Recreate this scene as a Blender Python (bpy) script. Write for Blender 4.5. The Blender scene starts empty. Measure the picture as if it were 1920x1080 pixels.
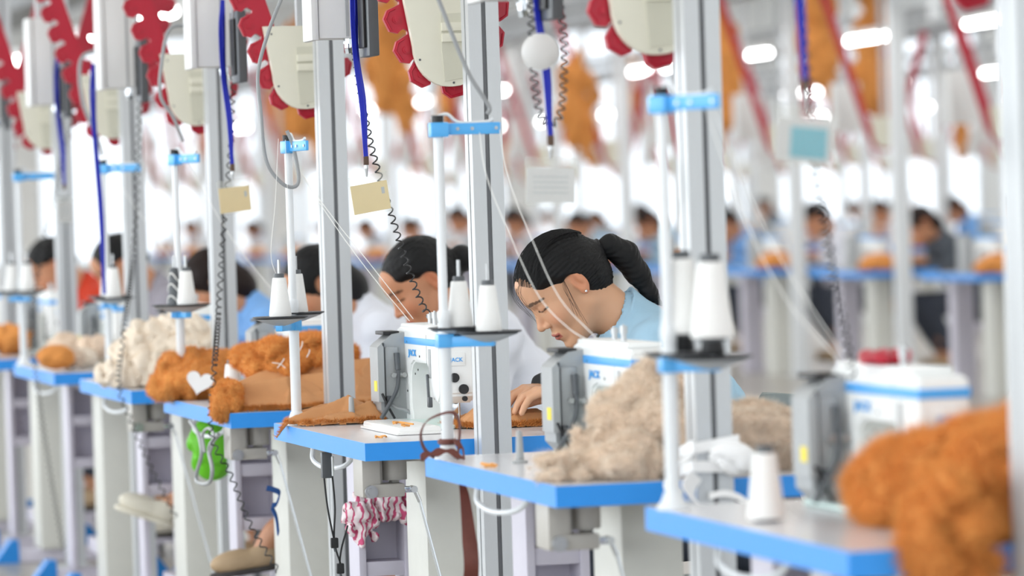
import bpy, bmesh, math, random
import numpy as np
from mathutils import Vector, Matrix
random.seed(7); RNG = np.random.default_rng(7)
sc = bpy.context.scene
COL = sc.collection
PI = math.pi

# ---------------------------------------------------------------- camera
FPX = 8000.0
CAM = np.array([0, 0, 1.285])
th = math.atan(1970 / FPX); pit = math.atan(152 / FPX); rho = math.radians(1.8)
cF = np.array([math.sin(th) * math.cos(pit), math.cos(th) * math.cos(pit), -math.sin(pit)])
cR0 = np.array([math.cos(th), -math.sin(th), 0]); cU0 = np.cross(cR0, cF)
cR = cR0 * math.cos(rho) - cU0 * math.sin(rho); cU = cU0 * math.cos(rho) + cR0 * math.sin(rho)
cd = bpy.data.cameras.new('camera'); cam = bpy.data.objects.new('camera', cd); COL.objects.link(cam)
cd.sensor_width = 36; cd.lens = FPX * 36 / 1920; cd.clip_end = 300
m = Matrix.Identity(4)
for i in range(3):
    m[i][0] = cR[i]; m[i][1] = cU[i]; m[i][2] = -cF[i]; m[i][3] = CAM[i]
cam.matrix_world = m
cd.dof.use_dof = True; cd.dof.focus_distance = 9.75; cd.dof.aperture_fstop = 3.3; cd.dof.aperture_blades = 0
sc.camera = cam
def at(x, y, **k):
    d = cF + cR * (x - 960) / FPX - cU * (y - 540) / FPX
    ax, v = list(k.items())[0]; i = 'XYZ'.index(ax)
    return CAM + (v - CAM[i]) / d[i] * d

# ---------------------------------------------------------------- world, lights, exposure
w = bpy.data.worlds.new('world'); sc.world = w; w.use_nodes = True
bg = w.node_tree.nodes['Background']; bg.inputs[0].default_value = (0.86, 0.93, 1, 1); bg.inputs[1].default_value = 1.9
def area(name, loc, rot, sx, sy, power, col):
    l = bpy.data.lights.new(name, 'AREA'); l.shape = 'RECTANGLE'; l.size = sx; l.size_y = sy; l.energy = power; l.color = col
    o = bpy.data.objects.new(name, l); COL.objects.link(o); o.location = loc; o.rotation_euler = rot; return o
for i, X in enumerate((-2.4, 0.9, 4.2, 8.5, 13, 17.5, 22)):
    area('ceiling_fill_strip', (X, 30, 4.3), (0, 0, 0), 0.5, 66, 330 if X < 8 else 620, (1, 0.985, 0.96))  # unseen area strips under the ceiling, added to light the rows
area('window_daylight_left', (-4.85, 26, 2.1), (0, -PI / 2, 0), 2.4, 58, 1150, (0.93, 0.97, 1))
area('window_daylight_rear', (8, -3.8, 2.2), (PI / 2, 0, 0), 22, 2.4, 90, (0.95, 0.98, 1))
sc.view_settings.view_transform = 'Standard'; sc.view_settings.look = 'None'
sc.view_settings.exposure = 0.25; sc.view_settings.gamma = 1; sc.view_settings.use_curve_mapping = False

# ---------------------------------------------------------------- materials
def lin(h):
    h = h.lstrip('#'); r = []
    for i in (0, 2, 4):
        c = int(h[i:i + 2], 16) / 255
        r.append(c / 12.92 if c <= 0.04045 else ((c + 0.055) / 1.055) ** 2.4)
    return (*r, 1)
MATS = {}
def mat(name, col, rough=0.5, metal=0.0, var=0.06, scale=30, bump=0.0, bscale=200, spec=0.5, emit=0, sheen=0, stretch=None, trans=0, alpha=1, coat=0):
    if name in MATS: return MATS[name]
    ma = bpy.data.materials.new(name); ma.use_nodes = True; nt = ma.node_tree; b = nt.nodes['Principled BSDF']
    c = lin(col) if isinstance(col, str) else (*col, 1)
    tc = nt.nodes.new('ShaderNodeTexCoord'); src = tc.outputs['Object']
    if stretch:
        mp = nt.nodes.new('ShaderNodeMapping'); mp.inputs['Scale'].default_value = stretch; nt.links.new(src, mp.inputs[0]); src = mp.outputs[0]
    if var:
        n = nt.nodes.new('ShaderNodeTexNoise'); n.inputs['Scale'].default_value = scale; n.inputs['Detail'].default_value = 4
        nt.links.new(src, n.inputs['Vector'])
        mx = nt.nodes.new('ShaderNodeMix'); mx.data_type = 'RGBA'
        mx.inputs[6].default_value = tuple(min(1, v * (1 - var)) for v in c[:3]) + (1,)
        mx.inputs[7].default_value = tuple(min(1, v * (1 + var)) for v in c[:3]) + (1,)
        nt.links.new(n.outputs['Fac'], mx.inputs[0]); nt.links.new(mx.outputs[2], b.inputs['Base Color'])
    else: b.inputs['Base Color'].default_value = c
    b.inputs['Roughness'].default_value = rough; b.inputs['Metallic'].default_value = metal
    b.inputs['Specular IOR Level'].default_value = spec
    if sheen: b.inputs['Sheen Weight'].default_value = sheen; b.inputs['Sheen Tint'].default_value = c
    if trans: b.inputs['Transmission Weight'].default_value = trans
    if alpha < 1: b.inputs['Alpha'].default_value = alpha
    if coat: b.inputs['Coat Weight'].default_value = coat
    if emit: b.inputs['Emission Color'].default_value = c; b.inputs['Emission Strength'].default_value = emit
    if bump:
        n2 = nt.nodes.new('ShaderNodeTexNoise'); n2.inputs['Scale'].default_value = bscale; n2.inputs['Detail'].default_value = 3
        nt.links.new(src, n2.inputs['Vector'])
        bp = nt.nodes.new('ShaderNodeBump'); bp.inputs['Strength'].default_value = bump; bp.inputs['Distance'].default_value = 0.004
        nt.links.new(n2.outputs['Fac'], bp.inputs['Height']); nt.links.new(bp.outputs[0], b.inputs['Normal'])
    MATS[name] = ma; return ma
def vcol_mat(name, rough=0.5, sss=0.0, bump=0.0, bscale=300, spec=0.5, sheen=0):
    ma = bpy.data.materials.new(name); ma.use_nodes = True; nt = ma.node_tree; b = nt.nodes['Principled BSDF']
    a = nt.nodes.new('ShaderNodeAttribute'); a.attribute_name = 'Col'; nt.links.new(a.outputs['Color'], b.inputs['Base Color'])
    b.inputs['Roughness'].default_value = rough; b.inputs['Specular IOR Level'].default_value = spec
    if sheen: b.inputs['Sheen Weight'].default_value = sheen
    if sss:
        b.inputs['Subsurface Weight'].default_value = sss; b.inputs['Subsurface Radius'].default_value = (1, 0.4, 0.25); b.inputs['Subsurface Scale'].default_value = 0.006
    if bump:
        n2 = nt.nodes.new('ShaderNodeTexNoise'); n2.inputs['Scale'].default_value = bscale
        bp = nt.nodes.new('ShaderNodeBump'); bp.inputs['Strength'].default_value = bump; bp.inputs['Distance'].default_value = 0.002
        nt.links.new(n2.outputs['Fac'], bp.inputs['Height']); nt.links.new(bp.outputs[0], b.inputs['Normal'])
    MATS[name] = ma; return ma
M = dict(
    blue=mat('blue_edge_band', '#2B93EA', 0.42, var=0.03), lam=mat('laminate', '#D6D5D8', 0.2, var=0.05, scale=12),
    leg=mat('leg_paint', '#D3D3CC', 0.45, var=0.04), lav=mat('lavender_paint', '#CFCBD8', 0.45, var=0.04),
    cap=mat('blue_cap', '#1F86D8', 0.4), alu=mat('aluminium', '#C3C6C8', 0.38, 0.35, var=0.05, stretch=(60, 60, 1)),
    slot=mat('slot_dark', '#6E7073', 0.5, 0.3), mach=mat('machine_white', '#EBEDEC', 0.33, var=0.02),
    machg=mat('machine_grey', '#A4A7A8', 0.42, var=0.06), dgrey=mat('dark_grey', '#53575B', 0.45), black=mat('black_rubber', '#1C1D1F', 0.5),
    strip=mat('machine_blue', '#4BA6EC', 0.4, var=0.03), arm=mat('clamp_blue', '#56B0F0', 0.3, var=0.06),
    rod=mat('rod_white', '#E3E7EA', 0.35, var=0.03), thread=mat('thread_white', '#F4F4F2', 0.75, var=0.02, bump=0.4, bscale=90, stretch=(1, 1, 14)),
    line=mat('thread_line', '#F2F2EE', 0.8, var=0), pin=mat('steel_pin', '#B8BABB', 0.3, 0.8), chrome=mat('chrome', '#C9CDD0', 0.15, 1.0),
    dish=mat('dish_black', '#222428', 0.45), dishu=mat('dish_under', '#AEB3B6', 0.45),
    red=mat('red_plastic', '#B3102D', 0.38, var=0.06), beige=mat('beige_plastic', '#E4E1D0', 0.42, var=0.02), beige2=mat('beige_darker_inlay', '#D3D1C0', 0.5, var=0.02),
    boxw=mat('box_white', '#DEDFDE', 0.42, var=0.02), cable=mat('cable_grey', '#96999B', 0.45), coil=mat('coil_black', '#222325', 0.4),
    lany=mat('lanyard_blue', '#1B2BB8', 0.6, var=0.05, bump=0.3), brownclip=mat('clip_brown', '#5A4436', 0.5),
    orange=mat('orange_fur', '#D28A44', 0.85, var=0.35, scale=14, bump=0.6, bscale=140, sheen=0.15), oback=mat('orange_backing', '#CA9160', 0.8, var=0.07, scale=40, bump=0.25, bscale=600),
    tan=mat('beige_fur', '#DCC5AF', 0.9, var=0.25, scale=30, bump=0.7, bscale=120, sheen=0.2), cream=mat('cream_fur', '#EBDDCB', 0.9, var=0.10, scale=30, bump=0.5, bscale=120, sheen=0.4),
    white=mat('white_cloth', '#F0F0F0', 0.8, var=0.03), floor=mat('floor_epoxy', '#9C9890', 0.28, var=0.08, scale=1.5),
    wall=mat('wall_paint', '#F2F1EE', 0.7, var=0.02, scale=2), ceil=mat('ceiling_paint', '#D8D8D6', 0.8, var=0.02, scale=1),
    tube=mat('lamp_tube', '#FFFFFF', 0.4, emit=14, var=0), winf=mat('window_frame_paint', '#DADDE0', 0.4), duct=mat('duct_grey', '#8D9093', 0.5, 0.2, var=0.1, scale=3),
    wood=mat('wood_brown', '#9A6B42', 0.6, var=0.15, scale=8, stretch=(1, 8, 1)), brown=mat('brown_ribbon', '#6A352B', 0.5, var=0.15, scale=60), navy=mat('navy_cloth', '#24508F', 0.8),
    green=mat('green_bag', '#69C61E', 0.5, var=0.1), chair=mat('chair_plastic', '#7E8A88', 0.45, var=0.05), yellow=mat('yellow_label', '#F2DC2A', 0.5, var=0.02),
    trouser=mat('dark_trousers', '#3A3F4B', 0.85, var=0.1), tan_t=mat('tan_trousers', '#CFA98A', 0.85, var=0.06), shoe=mat('shoe_beige', '#B49A7A', 0.6, var=0.08), shoec=mat('shoe_cream', '#DCD6C6', 0.7, var=0.06), sole=mat('shoe_sole', '#3A3634', 0.7),
    pcard=mat('card_paper', '#F0DCA8', 0.55, var=0.04, scale=60), pcardw=mat('card_paper_white', '#DADBDC', 0.5, var=0.04, scale=60), pcardt=mat('card_paper_teal', '#74BED0', 0.5, var=0.06), pcard_ink=mat('card_ink', '#C3C8CB', 0.6, var=0.05), pv=mat('card_sleeve_plastic', '#DFE2D8', 0.25, var=0.0, alpha=0.16),
    hair=mat('hair_black', '#0B0B0D', 0.42, var=0.25, scale=60, bump=0.35, bscale=120, stretch=(0.6, 14, 14), spec=0.28), hairb=mat('hair_brown', '#20130F', 0.5, var=0.25, scale=60, spec=0.25),
    denim=mat('light_blue_shirt', '#A2C5DA', 0.85, var=0.06, scale=25, bump=0.2, bscale=900), wshirt=mat('white_shirt', '#E4E7F0', 0.85, var=0.02), bshirt=mat('blue_shirt', '#7FB2EC', 0.85, var=0.05), gshirt=mat('grey_shirt', '#9C98A2', 0.85, var=0.05), rshirt=mat('red_orange_shirt', '#C8391C', 0.85, var=0.08), pshirt=mat('pink_white_shirt', '#EADFE2', 0.85, var=0.03), dshirt=mat('dark_shirt', '#4A5058', 0.85, var=0.1),
    cuff=mat('black_cuff', '#1E1F23', 0.7, var=0.15), lint=mat('lint_orange', '#E0A05A', 0.9), mint=mat('mint_plastic', '#CFE6E0', 0.3, var=0.02), rubberw=mat('plastic_wrap', '#F1F1EF', 0.22, var=0.03),
)
M['skin_plain'] = mat('skin_plain', '#C08A6A', 0.5, var=0.06)
M['otip'] = mat('orange_fur_tips', '#E39B50', 0.9, var=0.3, scale=20); M['ttip'] = mat('beige_fur_tips', '#EADBC9', 0.9, var=0.2, scale=30)
SKIN = vcol_mat('skin', 0.48, 0.12, 0.12, 500, 0.4)

# ---------------------------------------------------------------- mesh helpers
class MB:
    def __init__(s): s.v = []; s.f = []
    def add(s, v, f):
        o = len(s.v); s.v += [tuple(p) for p in v]; s.f += [tuple(i + o for i in q) for q in f]; return s
    def box(s, x0, x1, y0, y1, z0, z1, b=0.0):
        if b <= 0:
            v = [(x, y, z) for z in (z0, z1) for y in (y0, y1) for x in (x0, x1)]
            return s.add(v, [(0, 2, 3, 1), (4, 5, 7, 6), (0, 1, 5, 4), (2, 6, 7, 3), (0, 4, 6, 2), (1, 3, 7, 5)])
        bm = bmesh.new(); bmesh.ops.create_cube(bm, size=1)
        for p in bm.verts: p.co = Vector(((x0 + x1) / 2 + p.co.x * (x1 - x0), (y0 + y1) / 2 + p.co.y * (y1 - y0), (z0 + z1) / 2 + p.co.z * (z1 - z0)))
        bmesh.ops.bevel(bm, geom=bm.edges[:], offset=b, segments=2, affect='EDGES', profile=0.6)
        return s.bm(bm)
    def bm(s, bm):
        bm.verts.ensure_lookup_table(); bm.verts.index_update()
        s.add([v.co[:] for v in bm.verts], [[v.index for v in f.verts] for f in bm.faces]); bm.free(); return s
    def tube(s, pts, r, n=8, caps=True, closed=False):
        pts = [Vector(p) for p in pts]; N = len(pts); rr = r if isinstance(r, (list, tuple)) else [r] * N
        up = None; rings = []
        for i, p in enumerate(pts):
            a = pts[i - 1] if (i or closed) else p; b = pts[(i + 1) % N] if (i < N - 1 or closed) else p
            t = (b - a).normalized() if (b - a).length > 1e-9 else Vector((0, 0, 1))
            if up is None:
                up = Vector((0, 0, 1)) if abs(t.z) < 0.9 else Vector((1, 0, 0))
            x = up - t * up.dot(t)
            x = x.normalized() if x.length > 1e-6 else t.orthogonal().normalized()
            up = x; y = t.cross(x)
            rings.append([p + x * rr[i] * math.cos(2 * PI * k / n) + y * rr[i] * math.sin(2 * PI * k / n) for k in range(n)])
        o = len(s.v)
        for q in rings: s.v += [tuple(c) for c in q]
        for i in range(N if closed else N - 1):
            j = (i + 1) % N
            for k in range(n):
                s.f.append((o + i * n + k, o + i * n + (k + 1) % n, o + j * n + (k + 1) % n, o + j * n + k))
        if caps and not closed:
            s.f.append(tuple(o + k for k in reversed(range(n)))); s.f.append(tuple(o + (N - 1) * n + k for k in range(n)))
        return s
    def lathe(s, prof, n=24, c=(0, 0, 0)):
        o = len(s.v); N = len(prof)
        for (r, z) in prof: s.v += [(c[0] + r * math.cos(2 * PI * k / n), c[1] + r * math.sin(2 * PI * k / n), c[2] + z) for k in range(n)]
        for i in range(N - 1):
            for k in range(n): s.f.append((o + i * n + k, o + i * n + (k + 1) % n, o + (i + 1) * n + (k + 1) % n, o + (i + 1) * n + k))
        s.f.append(tuple(o + k for k in reversed(range(n)))); s.f.append(tuple(o + (N - 1) * n + k for k in range(n)))
        return s
    def prism(s, poly, a0, a1, axis='y'):   # polygon in the plane across axis
        def P(u, v, a): return {'y': (u, a, v), 'x': (a, u, v), 'z': (u, v, a)}[axis]
        n = len(poly); o = len(s.v)
        s.v += [P(u, v, a0) for u, v in poly] + [P(u, v, a1) for u, v in poly]
        s.f.append(tuple(o + i for i in range(n))); s.f.append(tuple(o + n + i for i in reversed(range(n))))
        for i in range(n): j = (i + 1) % n; s.f.append((o + i, o + n + i, o + n + j, o + j))
        return s
    def ribbon(s, pts, w, wdir, t=0.0012):
        pts = [Vector(p) for p in pts]; N = len(pts); o = len(s.v)
        ww = w if isinstance(w, (list, tuple)) else [w] * N
        wd = [Vector(d).normalized() for d in wdir] if isinstance(wdir, list) else [Vector(wdir).normalized()] * N
        for i, p in enumerate(pts):
            tt = (pts[min(i + 1, N - 1)] - pts[max(i - 1, 0)]).normalized(); nn = tt.cross(wd[i]).normalized() * t
            a = wd[i] * ww[i] / 2
            s.v += [tuple(p - a - nn), tuple(p + a - nn), tuple(p + a + nn), tuple(p - a + nn)]
        for i in range(N - 1):
            b = o + i * 4
            for k in range(4): s.f.append((b + k, b + (k + 1) % 4, b + 4 + (k + 1) % 4, b + 4 + k))
        s.f.append((o + 3, o + 2, o + 1, o)); e = o + (N - 1) * 4; s.f.append((e, e + 1, e + 2, e + 3)); return s
    def xf(s, mt):
        s.v = [tuple(mt @ Vector(p)) for p in s.v]; return s
    def mesh(s, name, mt, smooth=True):
        me = bpy.data.meshes.new(name); me.from_pydata(s.v, [], s.f); 
        bm = bmesh.new(); bm.from_mesh(me); bmesh.ops.recalc_face_normals(bm, faces=bm.faces[:]); bm.to_mesh(me); bm.free()
        me.materials.append(mt)
        if smooth: smooth_mesh(me)
        return me
def smooth_mesh(me, ang=38):
    me.polygons.foreach_set('use_smooth', [True] * len(me.polygons))
    try: me.set_sharp_from_angle(angle=math.radians(ang))
    except Exception: pass
    me.update()
def obj(name, me, parent=None, mt=None, loc=None, rot=None, smooth=True):
    if isinstance(me, MB): me = me.mesh(name, mt, smooth)
    o = bpy.data.objects.new(name, me); COL.objects.link(o)
    if parent is not None: o.parent = parent
    if loc is not None: o.location = loc
    if rot is not None: o.rotation_euler = rot
    return o
def tag(o, label, cat, group=None, kind=None):
    o['label'] = label; o['category'] = cat
    if group: o['group'] = group
    if kind: o['kind'] = kind
    return o
def thing(name, label, cat, loc=(0, 0, 0), rotz=0, group=None):
    o = bpy.data.objects.new(name, None); COL.objects.link(o); o.location = loc; o.rotation_euler = (0, 0, rotz); o.empty_display_size = 0.05
    return tag(o, label, cat, group)
def struct(name, mb, mt, smooth=False):
    o = obj(name, mb, None, mt, smooth=smooth); o['kind'] = 'structure'; return o
def copy_tree(o, parent=None):
    c = o.copy(); COL.objects.link(c); c.parent = parent
    for ch in list(o.children): copy_tree(ch, c)
    return c
def bez(pts, n=10):     # catmull-rom through points
    P = [Vector(p) for p in pts]; out = []
    for i in range(len(P) - 1):
        p0 = P[i - 1] if i else P[0] * 2 - P[1]; p1 = P[i]; p2 = P[i + 1]; p3 = P[i + 2] if i + 2 < len(P) else P[-1] * 2 - P[-2]
        for k in range(n):
            t = k / n
            out.append(0.5 * ((2 * p1) + (p2 - p0) * t + (2 * p0 - 5 * p1 + 4 * p2 - p3) * t * t + (3 * p1 - p0 - 3 * p2 + p3) * t ** 3))
    out.append(P[-1]); return out
def coil_mb(pts, R=0.006, r=0.0017, pitch=0.011, sub=9):
    c = bez(pts, 24); L = [0]
    for a, b in zip(c, c[1:]): L.append(L[-1] + (b - a).length)
    tot = L[-1]; turns = tot / pitch; N = int(turns * sub); out = []; j = 0
    up = Vector((0.3, 1, 0.1)).normalized()
    for i in range(N + 1):
        s = tot * i / N
        while j < len(L) - 2 and L[j + 1] < s: j += 1
        t = (s - L[j]) / max(1e-9, L[j + 1] - L[j]); p = c[j].lerp(c[j + 1], t); d = (c[j + 1] - c[j]).normalized()
        x = (up - d * up.dot(d)).normalized(); up = x; y = d.cross(x); a = 2 * PI * i / sub
        out.append(p + x * R * math.cos(a) + y * R * math.sin(a))
    return MB().tube(out, r, 5)
# ---------------------------------------------------------------- implicit surfaces
def nets(fn, lo, hi, h):
    ax = [np.arange(lo[i], hi[i] + h, h) for i in range(3)]
    G = np.meshgrid(*ax, indexing='ij'); F = fn(*G).astype(np.float32); S = F < 0
    nx, ny, nz = F.shape
    def cor(A, d): return A[d[0]:nx - 1 + d[0], d[1]:ny - 1 + d[1], d[2]:nz - 1 + d[2]]
    cs = [(i, j, k) for i in (0, 1) for j in (0, 1) for k in (0, 1)]
    cnt = sum(cor(S, d).astype(np.int8) for d in cs); act = (cnt > 0) & (cnt < 8)
    idx = np.argwhere(act); n = len(idx); ID = -np.ones(act.shape, np.int64); ID[act] = np.arange(n)
    acc = np.zeros((n, 3)); num = np.zeros(n)
    for a in range(3):
        for u in (0, 1):
            for v in (0, 1):
                d0 = [0, 0, 0]; o = [k for k in range(3) if k != a]; d0[o[0]] = u; d0[o[1]] = v; d1 = list(d0); d1[a] = 1
                f0 = cor(F, d0)[act]; f1 = cor(F, d1)[act]; mk = (f0 < 0) != (f1 < 0)
                t = np.where(mk, f0 / np.where(mk, f0 - f1, 1), 0); p = np.tile(np.array(d0, float), (n, 1)); p[:, a] += t
                acc[mk] += p[mk]; num[mk] += 1
    V = (idx + acc / num[:, None]) * h + np.array([x[0] for x in ax]); faces = []
    for a in range(3):
        o = [(a + 1) % 3, (a + 2) % 3]; s0 = [slice(None)] * 3; s1 = [slice(None)] * 3
        s0[a] = slice(0, -1); s1[a] = slice(1, None)
        A = S[tuple(s0)]; B = S[tuple(s1)]; ch = A != B
        e = np.argwhere(ch); e = e[(e[:, o[0]] > 0) & (e[:, o[1]] > 0) & (e[:, o[0]] < F.shape[o[0]] - 1) & (e[:, o[1]] < F.shape[o[1]] - 1)]
        if not len(e): continue
        q = []
        for du, dv in ((0, 0), (-1, 0), (-1, -1), (0, -1)):
            c = e.copy(); c[:, o[0]] += du; c[:, o[1]] += dv; q.append(ID[c[:, 0], c[:, 1], c[:, 2]])
        q = np.stack(q, 1); fl = A[tuple(e.T)]; q[~fl] = q[~fl][:, ::-1]; faces.append(q)
    Fc = np.concatenate(faces); Fc = Fc[(Fc >= 0).all(1)]
    return V, Fc
def np_mesh(name, V, F, mt, col=None):
    me = bpy.data.meshes.new(name); n = len(F); k = F.shape[1]
    me.vertices.add(len(V)); me.vertices.foreach_set('co', np.asarray(V, np.float32).ravel())
    me.loops.add(n * k); me.loops.foreach_set('vertex_index', F.astype(np.int32).ravel())
    me.polygons.add(n); me.polygons.foreach_set('loop_start', np.arange(0, n * k, k, dtype=np.int32)); 
    me.polygons.foreach_set('use_smooth', np.ones(n, bool)); me.update(calc_edges=True); me.validate()
    if col is not None:
        a = me.color_attributes.new('Col', 'FLOAT_COLOR', 'POINT'); a.data.foreach_set('color', np.concatenate([col, np.ones((len(V), 1))], 1).astype(np.float32).ravel())
    me.materials.append(mt); return me
def smin(a, b, k): 
    h = np.clip(0.5 + 0.5 * (b - a) / k, 0, 1); return b + (a - b) * h - k * h * (1 - h)
def smax(a, b, k): return -smin(-a, -b, k)
def ell(P, c, r):
    q = [(P[i] - c[i]) / r[i] for i in range(3)]; k0 = np.sqrt(q[0] ** 2 + q[1] ** 2 + q[2] ** 2)
    q2 = [(P[i] - c[i]) / r[i] ** 2 for i in range(3)]; k1 = np.sqrt(q2[0] ** 2 + q2[1] ** 2 + q2[2] ** 2) + 1e-9
    return k0 * (k0 - 1) / k1
def cap(P, a, b, r0, r1=None, s=(1, 1, 1)):
    r1 = r0 if r1 is None else r1; a = np.array(a, float); b = np.array(b, float); ab = b - a
    q = [P[i] - a[i] for i in range(3)]; t = np.clip((q[0] * ab[0] + q[1] * ab[1] + q[2] * ab[2]) / max(1e-9, ab @ ab), 0, 1)
    return np.sqrt(sum(((q[i] - ab[i] * t) / s[i]) ** 2 for i in range(3))) - (r0 + (r1 - r0) * t)
def fbm(x, y, z, f=1.0, seed=0, oct=3):
    rs = np.random.default_rng(seed); out = 0; amp = 1
    for o in range(oct):
        a = 0
        for k in range(3):
            d = rs.normal(size=3); d /= np.linalg.norm(d); ph = rs.uniform(0, 6.28, 2); d2 = rs.normal(size=3); d2 /= np.linalg.norm(d2)
            a = a + np.sin(f * (d[0] * x + d[1] * y + d[2] * z) + ph[0] + 1.3 * np.sin(f * 0.7 * (d2[0] * x + d2[1] * y + d2[2] * z) + ph[1]))
        out = out + a * amp / 3; amp *= 0.5; f *= 2.05
    return out
# ---------------------------------------------------------------- the hall
HX0, HX1, HY0, HY1, HZ = -5.0, 26.0, -4.0, 66.0, 4.6
struct('floor', MB().box(HX0, HX1, HY0, HY1, -0.1, 0), M['floor'])
struct('ceiling', MB().box(HX0 - .2, HX1 + .2, HY0 - .2, HY1 + .2, HZ, HZ + 0.15), M['ceil'])
GLASS = mat('window_glass', '#F4FAFF', 0.05, var=0, alpha=0.12)
wn = [0]
def wall(name, a0, a1, fixed, axis, z0=0.6, z1=4.1, step=4.0, ww=3.5):
    mb = MB()
    def bx(u0, u1, w0, w1, t0=0.0, t1=0.2, M_=None):
        M_ = M_ or mb
        if axis == 'x': M_.box(u0, u1, fixed + t0, fixed + t1, w0, w1)
        else: M_.box(fixed + t0, fixed + t1, u0, u1, w0, w1)
    bx(a0, a1, 0, z0); bx(a0, a1, z1, HZ)
    n = int((a1 - a0) // step); g = (a1 - a0 - n * step) / 2; prev = a0; spans = []
    for i in range(n):
        u0 = a0 + g + i * step + (step - ww) / 2; bx(prev, u0, z0, z1); prev = u0 + ww; spans.append((u0, u0 + ww))
    bx(prev, a1, z0, z1)
    struct(name, mb, M['wall'])
    for u0, u1 in spans:
        wn[0] += 1; f = MB()
        for (p, q, r, s_) in ((u0, u1, z0, z0 + .06), (u0, u1, z1 - .06, z1), (u0, u0 + .06, z0, z1), (u1 - .06, u1, z0, z1), ((u0 + u1) / 2 - .03, (u0 + u1) / 2 + .03, z0, z1)): bx(p, q, r, s_, 0.05, 0.12, f)
        o = struct('window_%d' % wn[0], f, M['winf'])
        for (p, q) in ((u0 + .06, (u0 + u1) / 2 - .03), ((u0 + u1) / 2 + .03, u1 - .06)):
            g_ = MB(); bx(p, q, z0 + .06, z1 - .06, 0.08, 0.09, g_); obj('pane', g_, o, GLASS, smooth=False)
wall('wall_far', HX0, HX1, HY1, 'x'); wall('wall_right', HY0, HY1, HX1, 'y'); wall('wall_left', HY0, HY1, HX0 - .2, 'y'); wall('wall_rear', HX0, HX1, HY0 - .2, 'x')
for i, X in enumerate((-2.4, 0.9, 4.2, 8.5, 13, 17.5, 22)):
    struct('trim_%d' % (i + 1), MB().box(X - .3, X + .3, -3, 63, 4.32, 4.6), M['boxw'])

# ---------------------------------------------------------------- station builders
SP, Y1 = 1.667, 7.434
def YN(n): return Y1 + (n - 1) * SP
TX = 1.90
ST = {0: 'by the big orange fur heap', 1: 'by the beige fur heap', 2: 'of the woman in light blue', 3: 'under the tall orange pile', 4: 'under the cream pile',
      5: 'under the small mixed scraps', 6: 'at the left picture edge', 7: 'farthest back at left'}

def make_table(label, group, full=True):
    t = thing('sewing_table', label, 'table', group=group)
    obj('table_top', MB().box(.003, .557, .003, 1.067, .742, .78), t, M['lam'], smooth=False)
    mb = MB()
    R = .035; o = []
    pts = [(0, 0), (.56 - R, 0)] + [(.56 - R + R * math.sin(a), R - R * math.cos(a)) for a in np.linspace(.3, PI / 2, 5)] + [(.56, 1.07), (0, 1.07)]
    n = len(pts); ins = []
    cx, cy = .28, .535
    for (x, y) in pts: ins.append((cx + (x - cx) * .985, cy + (y - cy) * .992))
    v = [(x, y, z) for z in (.7405, .7795) for (x, y) in pts] + [(x, y, z) for z in (.7405, .7795) for (x, y) in ins]
    f = []
    for i in range(n):
        j = (i + 1) % n
        f += [(i, j, n + j, n + i), (2 * n + i, 3 * n + i, 3 * n + j, 2 * n + j), (n + i, n + j, 3 * n + j, 3 * n + i), (i, 2 * n + i, 2 * n + j, j)]
    mb.add(v, f); obj('edge_band', mb, t, M['blue'], smooth=False)
    l = obj('leg', MB().box(.19, .31, .26, .47, .05, .74, .006), t, M['leg'])
    # open channel leg with ribs
    c = MB().box(.165, .183, .90, 1.02, .05, .74, .003).box(.277, .297, .90, 1.02, .05, .74, .003).box(.183, .277, .99, 1.0, .42, .74)
    for z in (.41, .56, .69): c.box(.183, .277, .905, .99, z, z + .035, .002)
    obj('leg', c, t, M['lav'])
    for y in (.30, .92):
        fo = obj('foot', MB().box(.05, .50, y, y + .09, 0, .05, .006), t, M['lav'])
        for sgn, x in ((1, .05), (-1, .50)):
            obj('end_cap', MB().prism([(x - sgn * .035, 0), (x + sgn * .06, 0), (x + sgn * .06, .085), (x + sgn * .03, .085)], y - .004, y + .094, 'y'), fo, M['cap'], smooth=False)
    obj('cross_bar', MB().box(.22, .28, .47, .90, .12, .17, .004), t, M['lav'])
    pd = obj('pedal', MB().box(.60, .86, .28, .62, .05, .066, .004), t, M['lav'])
    obj('pedal_arm', MB().box(.45, .62, .31, .34, .02, .06).box(.60, .64, .3, .6, 0, .055), pd, M['lav'], smooth=False)
    if full:
        obj('bracket', MB().prism([(.10, .74), (.45, .74), (.42, .722), (.14, .722)], .24, .49), t, M['leg'], smooth=False)
        hk = MB().tube(bez([(.03, .74, .735), (.03, .74, .705), (.045, .66, .69), (.075, .58, .70), (.10, .56, .738)], 6), .006, 8)
        obj('cable_hook', hk, t, M['rod'])
    return t
M['lift'] = mat('lifter_cast', '#B7B3AC', 0.45, 0.1, var=0.05)
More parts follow.
